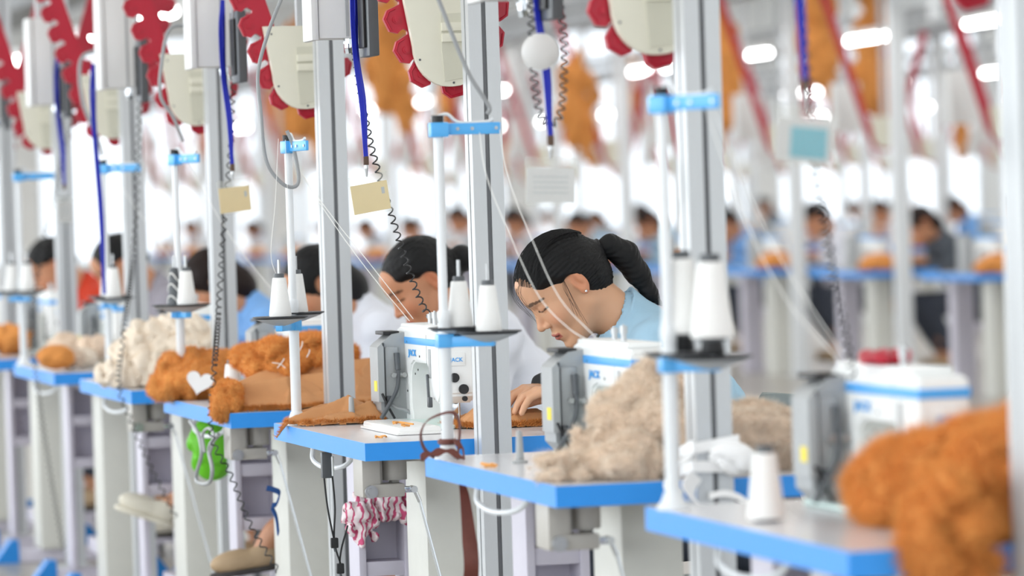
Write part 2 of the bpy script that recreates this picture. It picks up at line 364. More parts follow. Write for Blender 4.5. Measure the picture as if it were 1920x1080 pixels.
def make_lifter(n):
    t = thing('presser_lifter', 'grey lifter box with steel rod below table %s' % ST[n], 'motor', (1.945, YN(n) + .16, .735), group='lifter units under the tables')
    b = obj('housing', MB().box(-.02, .022, 0, .10, -.085, 0, .004).box(.022, .03, .02, .08, -.07, 0), t, M['lift'])
    obj('motor_body', MB().tube([(.062, .05, 0), (.062, .05, -.05)], .03, 20).tube([(.062, .05, -.05), (.062, .05, -.062)], .012, 12), t, M['lift'])
    obj('gear_case', MB().box(.0, .075, -.008, .05, -.085, -.056, .004), t, M['lift'])
    obj('hub', MB().tube([(-.002, -.001, -.072), (-.002, -.012, -.072)], .0145, 20).tube([(-.002, -.012, -.072), (-.002, -.016, -.072)], .009, 16), t, M['pin'])
    l = obj('lever', MB().box(.075, .105, .005, .025, -.078, -.064, .003).tube([(.098, .0, -.071), (.098, .03, -.071)], .008, 10), t, M['chrome'])
    obj('rod', MB().tube([(.10, .012, -.071), (.112, .012, -.10)], .005, 8).tube([(.112, .012, -.10), (.22, .012, -.55)], .0036, 8), l, M['chrome'])
    return t

def make_pole(label, group):
    t = thing('aluminium_pole', label, 'pole', group=group)
    h = .034; s = .005; d = .010
    side = [(-h, -h), (-s, -h), (-s, -h + .004), (-.011, -h + .004), (-.011, -h + d), (.011, -h + d), (.011, -h + .004), (s, -h + .004), (s, -h)]
    poly = []
    for k in range(4):
        a = k * PI / 2
        poly += [(x * math.cos(a) - y * math.sin(a), x * math.sin(a) + y * math.cos(a)) for x, y in side]
    obj('profile', MB().prism(poly, 0, 2.75, 'z'), t, M['alu'], smooth=False)
    for k in range(4):
        a = k * PI / 2; mb = MB().box(-.0045, .0045, -h + .0045, -h + .009, .02, 2.74)
        mb.xf(Matrix.Rotation(a, 4, 'Z')); obj('slot_strip', mb, t, M['slot'], smooth=False)
    obj('base_plate', MB().box(-.06, .06, -.06, .06, 0, .012, .003), t, M['alu'])
    return t

# plate outline of the conveyor guide (x, z) relative to its bottom centre
def guide_outline(off=0.0):
    L = []
    for t in np.linspace(0, 1, 5): L.append((-.105 + .022 * t, .215 - .125 * t))
    for a in np.linspace(PI, 1.5 * PI, 9)[1:]: L.append((-.083 + .078 + .078 * math.cos(a), .09 + .09 * math.sin(a)))
    R = [(-x, z) for x, z in reversed(L)]
    return L + R
def chain_path():
    P = []
    for k in range(10, 0, -1): P.append((-.116 - .0215 * k, .150 + .068 * k))
    P += [(-.116, .150), (-.095, .083), (-.062, .028), (0.012, 0.0), (.075, .04), (.105, .105), (.118, .170)]
    for k in range(1, 10): P.append((.118 + .0215 * k, .170 + .068 * k))
    return P
_lk = None
def link_mesh():
    global _lk
    if _lk: return _lk
    out = [(-.036, -.044), (.036, -.044), (.036, -.002), (.030, .002), (.024, .008), (.026, .016), (.030, .024), (.020, .040), (-.010, .044), (-.026, .030), (-.028, .012), (-.030, .0), (-.036, -.002)]
    mb = MB().prism(out, -.008, .008, 'y')
    mb.tube([(.0, -.008, .018), (.0, -.0115, .018)], .0085, 14).tube([(.0, -.0115, .018), (.0, -.014, .018)], .005, 12)
    rim = [(-.024, .012), (-.022, .028), (-.008, .040), (.017, .036)]
    mb.tube([(x, -.009, z) for x, z in rim], .0022, 5)
    mb.xf(Matrix.Diagonal((1, 1, -1, 1)))
    _lk = mb.mesh('link', M['red']); return _lk
def make_guide(label, group, links=True):
    t = thing('conveyor_guide', label, 'conveyor', group=group)
    O = guide_outline()
    p = obj('cover_plate', MB().prism(O, -.035, -.015, 'y'), t, M['beige'], smooth=False)
    obj('inlay', MB().prism([(-.02, .085), (-.02, .16), (.10, .165), (.083, .09), (.04, .02), (-.015, .012)], -.037, -.035, 'y'), p, M['beige2'], smooth=False)  # flat panel in a slightly darker beige than the cover plate
    for z in (.098, .122): obj('rib', MB().box(-.02, .09, -.043, -.035, z, z + .019, .002), p, M['beige'])
    for x, z in ((-.085, .195), (-.07, .06), (.005, .008)): obj('bolt', MB().tube([(x, -.0365, z), (x, -.034, z)], .0026, 8), p, M['dgrey'])
    obj('backing_plate', MB().prism([(x * .96, .01 + z * .96) for x, z in O], .012, .02, 'y'), t, M['beige'], smooth=False)
    P = chain_path(); n = len(P)
    if links:
        for i, (x, z) in enumerate(P):
            a, b = P[max(0, i - 1)], P[min(n - 1, i + 1)]
            ang = math.atan2(b[1] - a[1], b[0] - a[0])
            # local x along the chain, local z outward
            o = obj('link', link_mesh(), t, loc=(x - math.sin(ang) * .019, 0.0, z + math.cos(ang) * .019)); o.rotation_euler = (0, -(ang), 0)
    # hanging bracket up to the overhead rail
    obj('hanger', MB().box(-.012, .012, -.012, .012, .19, 1.25).box(-.06, .06, -.02, .02, .8, .82), t, M['alu'], smooth=False)
    return t

def make_box(n, dx):
    # control box over the left table edge, seen with its left side and front
    t = thing('control_box', 'white metal control box hanging above table %s' % ST[n], 'control box', (1.983 + dx, YN(n) + .62, 1.687), group='control boxes over the tables')
    b = obj('case', MB().box(-.04, .058, -.045, .055, 0, .30, .004), t, M['boxw'])
    obj('lid', MB().box(-.058, -.041, -.05, .06, -.004, .30, .004), t, M['boxw'])
    obj('seam', MB().box(.024, .031, -.047, -.044, .004, .30), b, M['machg'], smooth=False)
    obj('cable_gland', MB().tube([(.033, -.02, 0), (.033, -.02, -.012)], .011, 8).tube([(.033, -.02, -.012), (.033, -.02, -.022)], .0085, 12).tube([(.036, -.02, -.022), (.038, -.02, -.034)], .0115, 6), t, M['chrome'])
    obj('hanger', MB().box(-.02, .02, .0, .03, .29, 1.1), t, M['alu'], smooth=False)
    return t
def make_terminal(n):
    t = thing('operator_terminal', 'dark grey flat terminal edge-on above table %s' % ST[n], 'terminal', (2.032, YN(n) + .44, 1.638), group='terminals over the tables')
    obj('case', MB().box(-.012, .012, -.055, .055, 0, .19, .003), t, M['dgrey'])
    obj('screen', MB().box(.012, .0135, -.045, .045, .03, .175), t, M['black'], smooth=False)
    obj('back_plate', MB().box(-.019, -.012, -.03, .03, .02, .17, .002), t, M['black'])
    obj('hanger', MB().box(-.017, -.012, -.008, .008, .16, 1.1), t, M['alu'], smooth=False)
    return t
def make_lanyard(n, dx=0.0, ctype='pcard', tilt=0.0, face=0.0, drop=0.0, ball=False, length=.24):
    X, Y = 2.016 + dx, YN(n) + .44
    t = thing('badge_lanyard', {'pcard': 'blue lanyard with cream card', 'pcardw': 'blue lanyard with pale grey card', 'pcardt': 'blue lanyard with teal card', 'none': 'blue lanyard strap loop'}[ctype] + ' above table %s' % ST[n], 'lanyard', (X, Y, 1.409 - drop), rotz=0, group='lanyards hanging over the tables')
    st = MB().ribbon(bez([(0, 0, 0), (-.004, .01, length * .5), (-.014, .02, length), (-.016, .02, length + .12), (-.006, .03, length + .20)], 6), .011, (1, .25, 0), .001)
    st.ribbon(bez([(0, 0.003, 0), (.004, .012, length * .5), (-.006, .03, length), (-.004, .035, length + .12), (-.004, .03, length + .20)], 6), .009, (.8, .6, 0), .001)
    obj('strap', st, t, M['lany'])
    if ctype == 'none': return t
    obj('crimp', MB().box(-.006, .006, -.002, .005, -.018, .002, .001), t, M['brownclip'])
    obj('clip', MB().tube([(0, 0, -.018), (0, 0, -.026)], .005, 8).tube([(0, 0, -.026), (0, 0, -.045)], [.0045, .002], 8), t, M['pin'])
    R = Matrix.Rotation(face, 4, 'Z') @ Matrix.Rotation(tilt, 4, 'Y')
    c = obj('card_sleeve', MB().box(-.051, .051, -.0015, .0015, -.098, -.006, .001), t, M['pv'], loc=(0, 0, -.034)); c.rotation_euler = (R.to_3x3()).to_euler()
    k = obj('card', MB().box(-.047, .047, -.0006, .0006, -.092, -.026), c, M['pcardw' if ctype == 'pcardt' else ctype], smooth=False)
    if ctype == 'pcardt': obj('print', MB().box(-.022, .040, -.0012, -.0006, -.085, -.038), c, M['pcardt'], smooth=False)
    if ctype == 'pcard': obj('print', MB().box(.030, .038, -.0009, -.0006, -.055, -.040), c, M['pcard_ink'], smooth=False)
    if ctype == 'pcardw':
        for z in (-.045, -.055, -.065, -.075): obj('print', MB().box(-.035, .034, -.0009, -.0006, z, z + .003), c, M['pcard_ink'], smooth=False)
    return t

def text_mesh(s, size, mt):
    cu = bpy.data.curves.new('txt', 'FONT'); cu.body = s; cu.size = size; cu.extrude = 0.0004; cu.align_x = 'CENTER'; cu.offset = size * .02
    o = bpy.data.objects.new('txt', cu); COL.objects.link(o); dg = bpy.context.evaluated_depsgraph_get()
    me = bpy.data.meshes.new_from_object(o.evaluated_get(dg)); bpy.data.objects.remove(o); me.materials.clear(); me.materials.append(mt); return me

def arm_poly():   # side outline of the lockstitch head, (y, z): needle end at y=0, column at y=.45
    return [(.0, .075), (.0, .212), (.012, .222), (.43, .226), (.45, .214), (.45, .0), (.305, .0), (.305, .02), (.318, .045), (.315, .115), (.30, .135), (.27, .145), (.13, .145), (.11, .13), (.10, .09), (.085, .06), (.02, .055)]
def make_machine(label, group=None):
    t = thing('sewing_machine', label, 'machine', group=group)
    def side(mb_poly, x0, x1): return MB().prism(mb_poly, x0, x1, 'x')
    bm = bmesh.new(); A = arm_poly(); vs = [bm.verts.new((0, y, z)) for y, z in A]; f = bm.faces.new(vs)
    r = bmesh.ops.extrude_face_region(bm, geom=[f]); 
    for v in [g for g in r['geom'] if isinstance(g, bmesh.types.BMVert)]: v.co.x = .082
    bmesh.ops.recalc_face_normals(bm, faces=bm.faces[:])
    bmesh.ops.bevel(bm, geom=[e for e in bm.edges if e.calc_face_angle(0) > .5 or abs(e.verts[0].co.x - e.verts[1].co.x) < 1e-6 and e.calc_face_angle(0) > .9], offset=.005, segments=2, affect='EDGES')
    body = obj('body', MB().bm(bm), t, M['mach'])
    obj('blue_stripe', MB().box(-.0012, .0832, -.0012, .4512, .187, .203, .001), body, M['strip'])
    obj('top_cover', MB().box(.006, .076, .05, .43, .222, .234, .005), body, M['mach'])
    obj('seam', MB().box(-.0008, .001, .125, .1265, .145, .212), body, M['machg'], smooth=False)
    lg = text_mesh('JACK', .021, M['strip'])
    o = obj('logo', lg, body, loc=(-.0015, .275, .160)); o.rotation_euler = (PI / 2, 0, -PI / 2); o.scale = (1.7, 1, 1)
    # front end details: knobs and take-up slot
    for x, z, r in ((.035, .115, .011), (.056, .088, .0115), (.058, .066, .006)): obj('knob', MB().tube([(x, .001, z), (x, -.008, z)], r, 16), t, M['black'])
    obj('name_plate', MB().box(.02, .062, -.0025, .0, .142, .172, .001), t, M['mach'])
    lg2 = text_mesh('JACK', .013, M['strip']); o = obj('plate_logo', lg2, t, loc=(.041, -.003, .152)); o.rotation_euler = (PI / 2, 0, 0)
    obj('lever_slot', MB().box(-.002, .002, .082, .104, .112, .18, .0015), body, M['machg'])
    obj('lifter_lever', MB().tube([(-.006, .10, .12), (-.010, .075, .075), (-.012, .06, .055)], .0035, 8).box(-.016, -.006, .05, .066, .046, .07, .002), t, M['dgrey'])
    obj('needle_bar', MB().tube([(.04, .035, .06), (.04, .035, .012)], .0045, 10).box(.03, .05, .03, .04, .03, .055, .002), t, M['chrome'])
    obj('presser_foot', MB().tube([(.052, .035, .06), (.052, .035, .01)], .0035, 8).box(.03, .062, .02, .05, .006, .012, .002), t, M['chrome'])
    obj('bed_plate', MB().box(-.045, .135, -.045, .47, .0, .008, .003), t, M['mint'])
    for y, z in ((.40, .192), (.33, .192), (.20, .160), (.22, .128), (.25, .118), (.34, .075), (.42, .195)):
        obj('screw', MB().tube([(-.0014, y, z), (.0, y, z)], .0026, 8), body, M['black'])
    # control unit on the back of the column
    u = obj('control_unit', MB().prism([(-.062, .03), (-.062, .185), (-.03, .210), (.0, .214), (.0, .0), (-.035, .0)], .36, .45, 'y'), t, M['machg'])
    obj('unit_door', MB().prism([(-.070, .05), (-.070, .18), (-.060, .19), (-.055, .18), (-.055, .05)], .345, .435, 'y'), u, M['machg'])
    obj('unit_panel', MB().box(-.05, -.018, .354, .36, .06, .18, .003), u, M['machg'])
    obj('unit_gasket', MB().box(-.054, -.0515, .353, .361, .03, .19), u, M['dgrey'], smooth=False)
    obj('vent', MB().box(-.05, -.01, .37, .46, .208, .217, .002), u, M['black'])
    obj('warning_label', MB().box(-.0712, -.07, .36, .39, .075, .10), u, M['yellow'], smooth=False)
    obj('plug', MB().tube([(-.022, .352, .165), (-.022, .345, .125)], [.0075, .0065], 10), u, M['dgrey'])
    obj('clamp', MB().box(-.038, -.004, .340, .352, .108, .118, .002).tube([(-.034, .342, .113), (-.034, .335, .113)], .006, 10).tube([(-.008, .342, .113), (-.008, .335, .113)], .006, 10), u, M['pin'])
    obj('cable', MB().tube(bez([(-.022, .347, .13), (-.022, .340, .11), (-.028, .335, .08), (-.045, .33, .05), (-.07, .325, .012)], 8), .005, 8), u, M['dgrey'])
    obj('cable', MB().tube(bez([(-.045, .345, .05), (-.03, .335, .035), (-.012, .33, .03), (.006, .325, .02)], 8), .0045, 8), u, M['cable'])
    obj('cable', MB().tube(bez([(-.062, .345, .07), (-.05, .338, .04), (-.035, .335, .01)], 8), .003, 8), u, M['black'])
    obj('connector', MB().box(-.05, -.038, .345, .36, .05, .064, .002), u, M['dgrey'])
    # top posts
    for (x, y, h) in ((.03, .16, .03), (.055, .32, .022)):
        obj('thread_post', MB().tube([(x, y, .228), (x, y, .234 + h * .5)], .006, 10).tube([(x, y, .234 + h * .5), (x, y, .234 + h)], .008, 12).tube([(x, y, .234 + h), (x, y, .237 + h)], .003, 8), t, M['pin'])
    return t

def make_cone_meshes():
    return (MB().lathe([(.0262, 0), (.0268, .004), (.0262, .01), (.0165, .088), (.0155, .092), (.006, .092)], 26).mesh('winding', M['thread']),
            MB().lathe([(.012, .09), (.0125, .098), (.0115, .102), (.004, .102)], 18).mesh('core_top', M['dgrey']),
            MB().lathe([(.017, -.004), (.0175, 0.0), (.0165, .001)], 18).mesh('core_base', M['dgrey']))
CONE = make_cone_meshes()
def make_cone(loc, label, group='thread cones on the stands', s=1.0, wound=True):
    t = thing('thread_cone', label, 'thread', loc, group=group); t.scale = (s, s, s)
    if wound: obj('winding', CONE[0], t)
    else:
        obj('core', MB().lathe([(.021, 0), (.0145, .09), (.012, .102)], 20), t, M['dgrey'])
        for z in (.012, .045, .075): obj('winding', MB().tube([((.0212 - z * .075) * math.cos(a), (.0212 - z * .075) * math.sin(a), z + .012 * math.sin(2 * a)) for a in np.linspace(0, 2 * PI, 24, endpoint=False)], .0022, 5, closed=True), t, M['line'])
    obj('core_top', CONE[1], t); obj('core_base', CONE[2], t); return t
def make_stand(n, dx, cones, armang=0.0, top=1.46, toparm=.13, dark=None, lift=0.0, cs=1.0):
    X, Y = 1.925 + dx, YN(n) + .967
    t = thing('thread_stand', 'white rod thread stand with blue clamps, table %s' % ST[n], 'thread stand', (X, Y, .78), group='thread stands on the tables')
    H = top - .78
    obj('rod', MB().tube([(0, 0, 0), (0, 0, H)], .0095, 14), t, M['rod'])
    obj('sleeve', MB().lathe([(.0125, .02), (.0125, .235), (.0135, .24), (.0135, .255), (.0125, .26), (.0125, .275), (.0135, .28), (.0135, .295), (.012, .30)], 16), t, M['rod'])
    obj('base', MB().lathe([(.028, 0), (.028, .006), (.02, .014), (.014, .03), (.01, .03)], 18), t, M['rod'])
    ca, sa = math.cos(armang), math.sin(armang)
    ta = obj('top_arm', MB().box(-.018, toparm, -.004, .004, H - .026, H - .002, .0025).box(-.018, .02, -.014, .014, H - .03, H, .003), t, M['arm'])
    ta.rotation_euler = (0, 0, armang)
    obj('cap', MB().tube([(0, 0, H), (0, 0, H + .014)], .0125, 14), t, M['black'])
    for x in (.04, .07, toparm - .01): obj('screw', MB().tube([(x * 1.0, -.004, H - .014), (x, -.0065, H - .014)], .0035, 8), ta, M['pin'])
    obj('guide_wire', MB().tube(bez([(0, 0, H + .012), (.02, 0, H + .016), (.045, 0, H - .001), (toparm - .03, 0, H - .001), (toparm - .015, 0, H + .004)], 6), .0035, 8), ta, M['rod'])
    obj('lower_clamp', MB().box(-.017, .017, -.017, .017, .225, .253, .003), t, M['arm'])
    for i, (cx, cy, cz) in enumerate(cones):
        d = Vector((cx, cy, 0)); L = d.length; a = math.atan2(cy, cx)
        mb = MB().box(0, L + .012, -.009, .009, .226 + (i * .0), .248, .003); mb.xf(Matrix.Rotation(a, 4, 'Z')); obj('lower_arm', mb, t, M['arm'])
        ds = obj('dish', MB().lathe([(.006, cz - .02), (.02, cz - .018), (.056, cz - .006), (.066, cz - .003), (.066, cz), (.02, cz - .004), (.004, cz - .004)], 30, (cx, cy, 0)), t, M['dish'])
        obj('dish_underside', MB().lathe([(.005, cz - .024), (.02, cz - .0205), (.055, cz - .0085), (.06, cz - .006)], 30, (cx, cy, 0)), ds, M['dishu'])
        obj('pin', MB().tube([(cx, cy, .24), (cx, cy, cz + .135)], .0035, 8), t, M['pin'])
        wound = not (dark == i)
        nm = ['left white thread cone on the stand, table ', 'right white thread cone on the stand, table '][i % 2]
        if not wound: nm = 'nearly empty black thread cone on the stand, table '
        if lift: obj('cone_holder', MB().lathe([(.018, cz), (.02, cz + .004), (.017, cz + lift), (.01, cz + lift)], 18, (cx, cy, 0)), t, M['black'])
        make_cone((X + cx, Y + cy, .78 + cz + lift), nm + ST[n], wound=wound, s=cs)
    return t
# ---------------------------------------------------------------- people
def head_fn(neck_to, female=True):
    def fn(x, y, z):
        P = (x, y, z); ya = np.abs(y); Q = (x, ya, z)
        d = ell(P, (.0, 0, .045), (.094, .071, .086))
        d = smin(d, ell(P, (.042, 0, -.018), (.055, .056, .084)), .03)
        d = smin(d, cap(Q, (.0, .048, -.04), (.066, .02, -.084), .017, .014), .03)
        d = smin(d, ell(P, (.082, 0, -.088), (.019, .022, .016)), .02)
        d = smin(d, ell(Q, (.060, .034, -.012), (.028, .026, .028)), .022)
        d = smin(d, cap(Q, (.083, .034, .046), (.090, .0, .044), .010, .010), .018)
        d = smin(d, ell(P, (.074, 0, .075), (.024, .045, .03)), .03)
        d = smax(d, -ell(Q, (.108, .032, .026), (.018, .019, .012)), .010)
        d = smin(d, ell(Q, (.078, .031, .025), (.0155, .017, .0145)), .004)
        d = smin(d, cap(P, (.088, 0, .034), (.111, 0, -.010), .0065, .0095), .012)
        d = smin(d, ell(P, (.112, 0, -.013), (.0105, .0105, .009)), .006)
        d = smin(d, ell(Q, (.101, .0125, -.0165), (.0095, .007, .0075)), .005)
        d = smax(d, -ell(Q, (.105, .0065, -.0255), (.006, .0042, .005)), .003)
        d = smin(d, ell(P, (.084, 0, -.050), (.021, .027, .022)), .012)
        d = smin(d, ell(P, (.1005, 0, -.0450), (.0075, .020, .0058)), .0035)
        d = smin(d, ell(P, (.0985, 0, -.0560), (.0075, .017, .0062)), .0035)
        d = smax(d, -ell(P, (.109, 0, -.0507), (.009, .024, .0016)), .002)
        # ears
        c = (-.012, .074, .018); q = (x - c[0], ya - c[1] - (.25 * -(x - c[0])), z - c[2] - .25 * (x - c[0]))
        e = ell(q, (0, 0, 0), (.0165, .0085, .029)); e = smax(e, -ell(q, (.002, .009, .002), (.0105, .008, .021)), .004)
        e = smin(e, ell(q, (-.003, .003, .006), (.005, .006, .014)), .005); e = smin(e, ell(q, (.004, 0, -.026), (.009, .006, .010)), .006)
        d = smin(d, e, .006)
        d = smin(d, cap(P, (-.025, 0, -.03), neck_to, .053, .058), .03)
        return d
    return fn
SK = np.array(lin('#D6A583')[:3])
def head_col(V, skin):
    x, y, z = V.T; ya = abs(y); C = np.tile(skin, (len(V), 1))
    def blend(wt, c): C[:] = C * (1 - wt[:, None]) + np.array(c) * wt[:, None]
    g = lambda cx, cy, cz, rx, ry, rz: np.exp(-(((x - cx) / rx) ** 2 + ((ya - cy) / ry) ** 2 + ((z - cz) / rz) ** 2))
    blend(.45 * g(.075, .042, -.012, .025, .022, .02), skin * np.array([1.0, .62, .58]))
    blend(.4 * g(.112, 0, -.006, .012, .012, .012), skin * np.array([1, .72, .66]))
    blend(.6 * np.clip((ya - .068) / .008, 0, 1) * (abs(x + .012) < .03) * (abs(z - .016) < .038), skin * np.array([1.0, .62, .52]))
    lips = (x > .085) & (ya < .024 - .1 * abs(z + .0505)) & (abs(z + .0505) < .0095 - .2 * np.maximum(ya - .008, 0))
    blend(.75 * lips, lin('#A9484A')[:3]); blend(.8 * ((x > .085) & (ya < .022) & (abs(z + .0507) < .0016)), lin('#4A1E1E')[:3])
    zb = .048 + .10 * (ya - .03) - 8 * np.maximum(ya - .034, 0) ** 2 * 3
    brow = (x > .05) & (ya > .012) & (ya < .052) & (abs(z - zb) < .0042 - .05 * np.maximum(ya - .035, 0)); blend(.8 * brow, lin('#2A1C18')[:3])
    zl = .0195 + 6 * (ya - .031) ** 2; lash = (x > .06) & (ya > .015) & (ya < .049) & (abs(z - zl) < .0022); blend(.92 * lash, lin('#140D0C')[:3])
    blend(.35 * ((x > .06) & (ya > .016) & (ya < .047) & (z > zl) & (z < zl + .013)), skin * np.array([.8, .66, .6]))
    return np.clip(C, 0, 1)
def hair_fn(style, neck_to):
    def fn(x, y, z):
        P = (x, y, z); ya = np.abs(y); Q = (x, ya, z)
        d = ell(P, (-.004, 0, .046), (.106, .084, .098))
        d = smin(d, ell(P, (-.055, 0, .0), (.05, .062, .06)), .03)
        st = .0016 * np.sin(60 * np.arctan2(y, z - .02) + 25 * x) + .0010 * np.sin(150 * np.arctan2(y, z - .02) + 60 * x); d = d + st
        pl = .75 * (x - .050) - .66 * (z - .045) + 1.2 * np.maximum(ya - .055, 0) - .15 * (.05 - ya)
        if style == 'fringe': pl = .75 * (x - .065) - .66 * (z - .020)
        d = smax(d, pl, .006)
        d = smax(d, -ell(Q, (.004, .082, .008), (.030, .032, .038)), .006)
        if style == 'short': d = smax(d, -(z + .035 + .2 * (x + .08)), .01)
        else: d = smax(d, -(z + .062), .01)
        if style == 'bun': d = smin(d, ell(P, (-.125, 0, .0), (.035, .04, .04)), .01)
        if style == 'pony': d = smin(d, ell(P, (-.098, 0, .03), (.026, .03, .028)), .012)
        if style == 'fringe': d = smin(d, ell(P, (-.07, 0, -.05), (.06, .075, .07)), .03)
        return d
    return fn
class HeadFrame:
    def __init__(s, E, pitch, yaw=0):
        s.E = np.array(E); cp, sp = math.cos(pitch), math.sin(pitch); cy, sy = math.cos(yaw), math.sin(yaw)
        f = np.array([cp * cy, cp * sy, -sp]); u = np.array([sp * cy, sp * sy, cp]); l = np.cross(u, f); s.A = np.stack([f, l, u])
    def w(s, V): return V @ s.A + s.E
    def inv(s, p): return s.A @ (np.array(p) - s.E)
def join(parts):
    V = []; F = []; C = []; o = 0
    for v, f, c in parts: V.append(v); F.append(f + o); C.append(c); o += len(v)
    return np.concatenate(V), np.concatenate(F), np.concatenate(C)
POSE = dict(hip=(-.06, 0, .54), mid=(.075, 0, .78), chest=(.165, 0, .92), neck=(.205, 0, .985), sh=(.18, .155, .945), el=(.225, .235, .75), wr=(.385, .085, .858))
def hand_sdf(P, side):
    # hand resting on cloth, reaching forward (+x), thumb towards the middle
    def q(p): return (p[0], p[1] * side, p[2])
    W = POSE['wr']; w0 = (W[0], W[1], W[2])
    d = cap(P, q(w0), q((w0[0] + .02, w0[1] - .012, w0[2] - .001)), .023, .024, (1, 1.15, .85))
    kn = []
    for i, (dy, L) in enumerate(((.028, .030), (.009, .034), (-.011, .033), (-.029, .026))):
        k = (w0[0] + .072 - .006 * abs(i - 1.3), w0[1] - .028 + dy * .95, w0[2] + .004 - .003 * abs(i - 1.3))
        d = smin(d, cap(P, q((w0[0] + .015, w0[1] - .014 + dy * .4, w0[2])), q(k), .0145, .0115), .010)
        a = (k[0] + L * .92, k[1] - .003, k[2] - .012); b = (a[0] + L * .45, a[1] - .003, a[2] - .020); c = (b[0] + .006, b[1], b[2] - .014)
        fd = np.minimum(np.minimum(cap(P, q(k), q(a), .0098, .0088), cap(P, q(a), q(b), .0088, .008)), cap(P, q(b), q(c), .008, .0068)); d = smin(d, fd, .0035)
    t0 = (w0[0] + .022, w0[1] - .03, w0[2] - .008); t1 = (w0[0] + .055, w0[1] - .055, w0[2] - .018); t2 = (w0[0] + .082, w0[1] - .06, w0[2] - .028)
    d = smin(d, smin(cap(P, q(t0), q(t1), .014, .011), cap(P, q(t1), q(t2), .0105, .0085), .004), .008)
    return d
def build_skin(HF, h_head, h_hand, skin):
    nt = HF.inv(POSE['neck']); V, F = nets(head_fn(tuple(nt)), (-.115, -.098, -.185), (.135, .098, .15), h_head)
    parts = [(HF.w(V), F, head_col(V, skin))]
    for side in (1, -1):
        W = POSE['wr']; E = POSE['el']
        def fn(x, y, z):
            P = (x, y, z); d = hand_sdf(P, side); return smin(d, cap(P, (E[0], E[1] * side, E[2]), (W[0], W[1] * side, W[2]), .036, .025), .02)
        yy = sorted((side * (W[1] - .10), side * (W[1] + .17)))
        v, f = nets(fn, (.20, yy[0], .70), (.52, yy[1], .93), h_hand); parts.append((v, f, np.tile(skin, (len(v), 1)) * (1 - .06 * fbm(*v.T, 60, 3)[:, None])))
    def trunk(x, y, z):
        P = (x, y, z); Q = (x, np.abs(y), z)
        d = smin(cap((x, y / 1.35, z), POSE['hip'], POSE['mid'], .10, .095), cap((x, y / 1.35, z), POSE['mid'], POSE['chest'], .095, .085), .05)
        d = smin(d, cap(Q, POSE['chest'], POSE['sh'], .06, .045), .04); d = smin(d, cap(P, POSE['chest'], POSE['neck'], .06, .05), .03)
        d = smin(d, cap(Q, POSE['sh'], POSE['el'], .042, .036), .03)
        d = smin(d, cap(Q, (-.04, .09, .53), (.38, .12, .53), .075, .055), .04); d = smin(d, cap(Q, (.38, .12, .53), (.17, .12, .16), .052, .036), .03)
        d = smin(d, cap(Q, (.17, .12, .14), (.28, .13, .105), .033, .026, (1, 1, .9)), .03)
        return d
    v, f = nets(trunk, (-.2, -.3, .0), (.52, .3, 1.05), .014); parts.append((v, f, np.tile(skin, (len(v), 1))))
    return join(parts)
def shirt_fn(HF):
    nb = np.array(POSE['neck']); hd = HF.w(np.array([[-.025, 0, -.03]]))[0]; ax = (hd - nb); ax /= np.linalg.norm(ax)
    def fn(x, y, z):
        P = (x, y, z); Q = (x, np.abs(y), z); S = (x, y / 1.38, z); E = POSE['el']; W = POSE['wr']
        d = smin(cap(S, POSE['hip'], POSE['mid'], .128, .118), cap(S, POSE['mid'], POSE['chest'], .118, .10), .06)
        d = smin(d, cap(Q, (.17, .0, .945), POSE['sh'], .082, .066), .05)
        d = smin(d, cap(Q, POSE['sh'], E, .060, .050), .035)
        e2 = tuple(np.array(E) + .72 * (np.array(W) - np.array(E))); d = smin(d, cap(Q, E, e2, .050, .040), .03)
        d = smin(d, cap(P, (.155, 0, .94), tuple(nb + ax * .025), .088, .076), .03)
        wr = .006 * fbm(x, y, z, 28, 5, 3) + .0035 * np.sin(95 * (.6 * x + .8 * z + .5 * np.abs(y)) + 3 * np.sin(14 * y + 9 * x)) * np.exp(-((z - .86) / .16) ** 2)
        d = d + wr * 1.25
        # standing collar
        a = nb - ax * .02; b = nb + ax * .11; ca = cap(P, tuple(a), tuple(b), .076, .072)
        t = ((x - a[0]) * ax[0] + (y - a[1]) * ax[1] + (z - a[2]) * ax[2])
        c = np.maximum(np.abs(ca) - .0035, np.maximum(-t, t - .128 + 1.0 * np.maximum(x - nb[0] + .03, 0)))
        d = smin(d, c, .006)
        hole = cap(P, tuple(nb + ax * .02 + np.array([.012, 0, 0])), tuple(nb + ax * .25 + np.array([.03, 0, 0])), .060, .066); d = smax(d, -hole, .004)
        d = smax(d, .50 - z, .01)
        return d
    return fn
def cuffs_fn(x, y, z):
    Q = (x, np.abs(y), z); E = np.array(POSE['el']); W = np.array(POSE['wr'])
    d = cap(Q, tuple(E + .70 * (W - E)), tuple(E + 1.10 * (W - E)), .043, .031) + .0022 * np.sin(160 * x + 30 * z + 40 * np.abs(y)) + .002 * fbm(x, y, z, 60, 8)
    return d
def trousers_fn(x, y, z):
    Q = (x, np.abs(y), z)
    d = smin(cap((x, y / 1.4, z), (-.06, 0, .53), (-.04, 0, .60), .13, .125), cap(Q, (-.04, .09, .545), (.37, .12, .545), .095, .075), .05)
    d = smin(d, cap(Q, (.37, .12, .535), (.19, .12, .22), .072, .052), .04)
    return d + .005 * fbm(x, y, z, 30, 11) + np.maximum(.21 - z, 0) * 3
def shoe_fn(x, y, z):
    P = (x, y, z); d = smin(ell(P, (.045, 0, .035), (.085, .038, .035)), ell(P, (-.03, 0, .045), (.045, .036, .045)), .02)
    d = smax(d, -z, .004); return smax(d, -ell(P, (-.02, 0, .10), (.06, .026, .05)), .006)
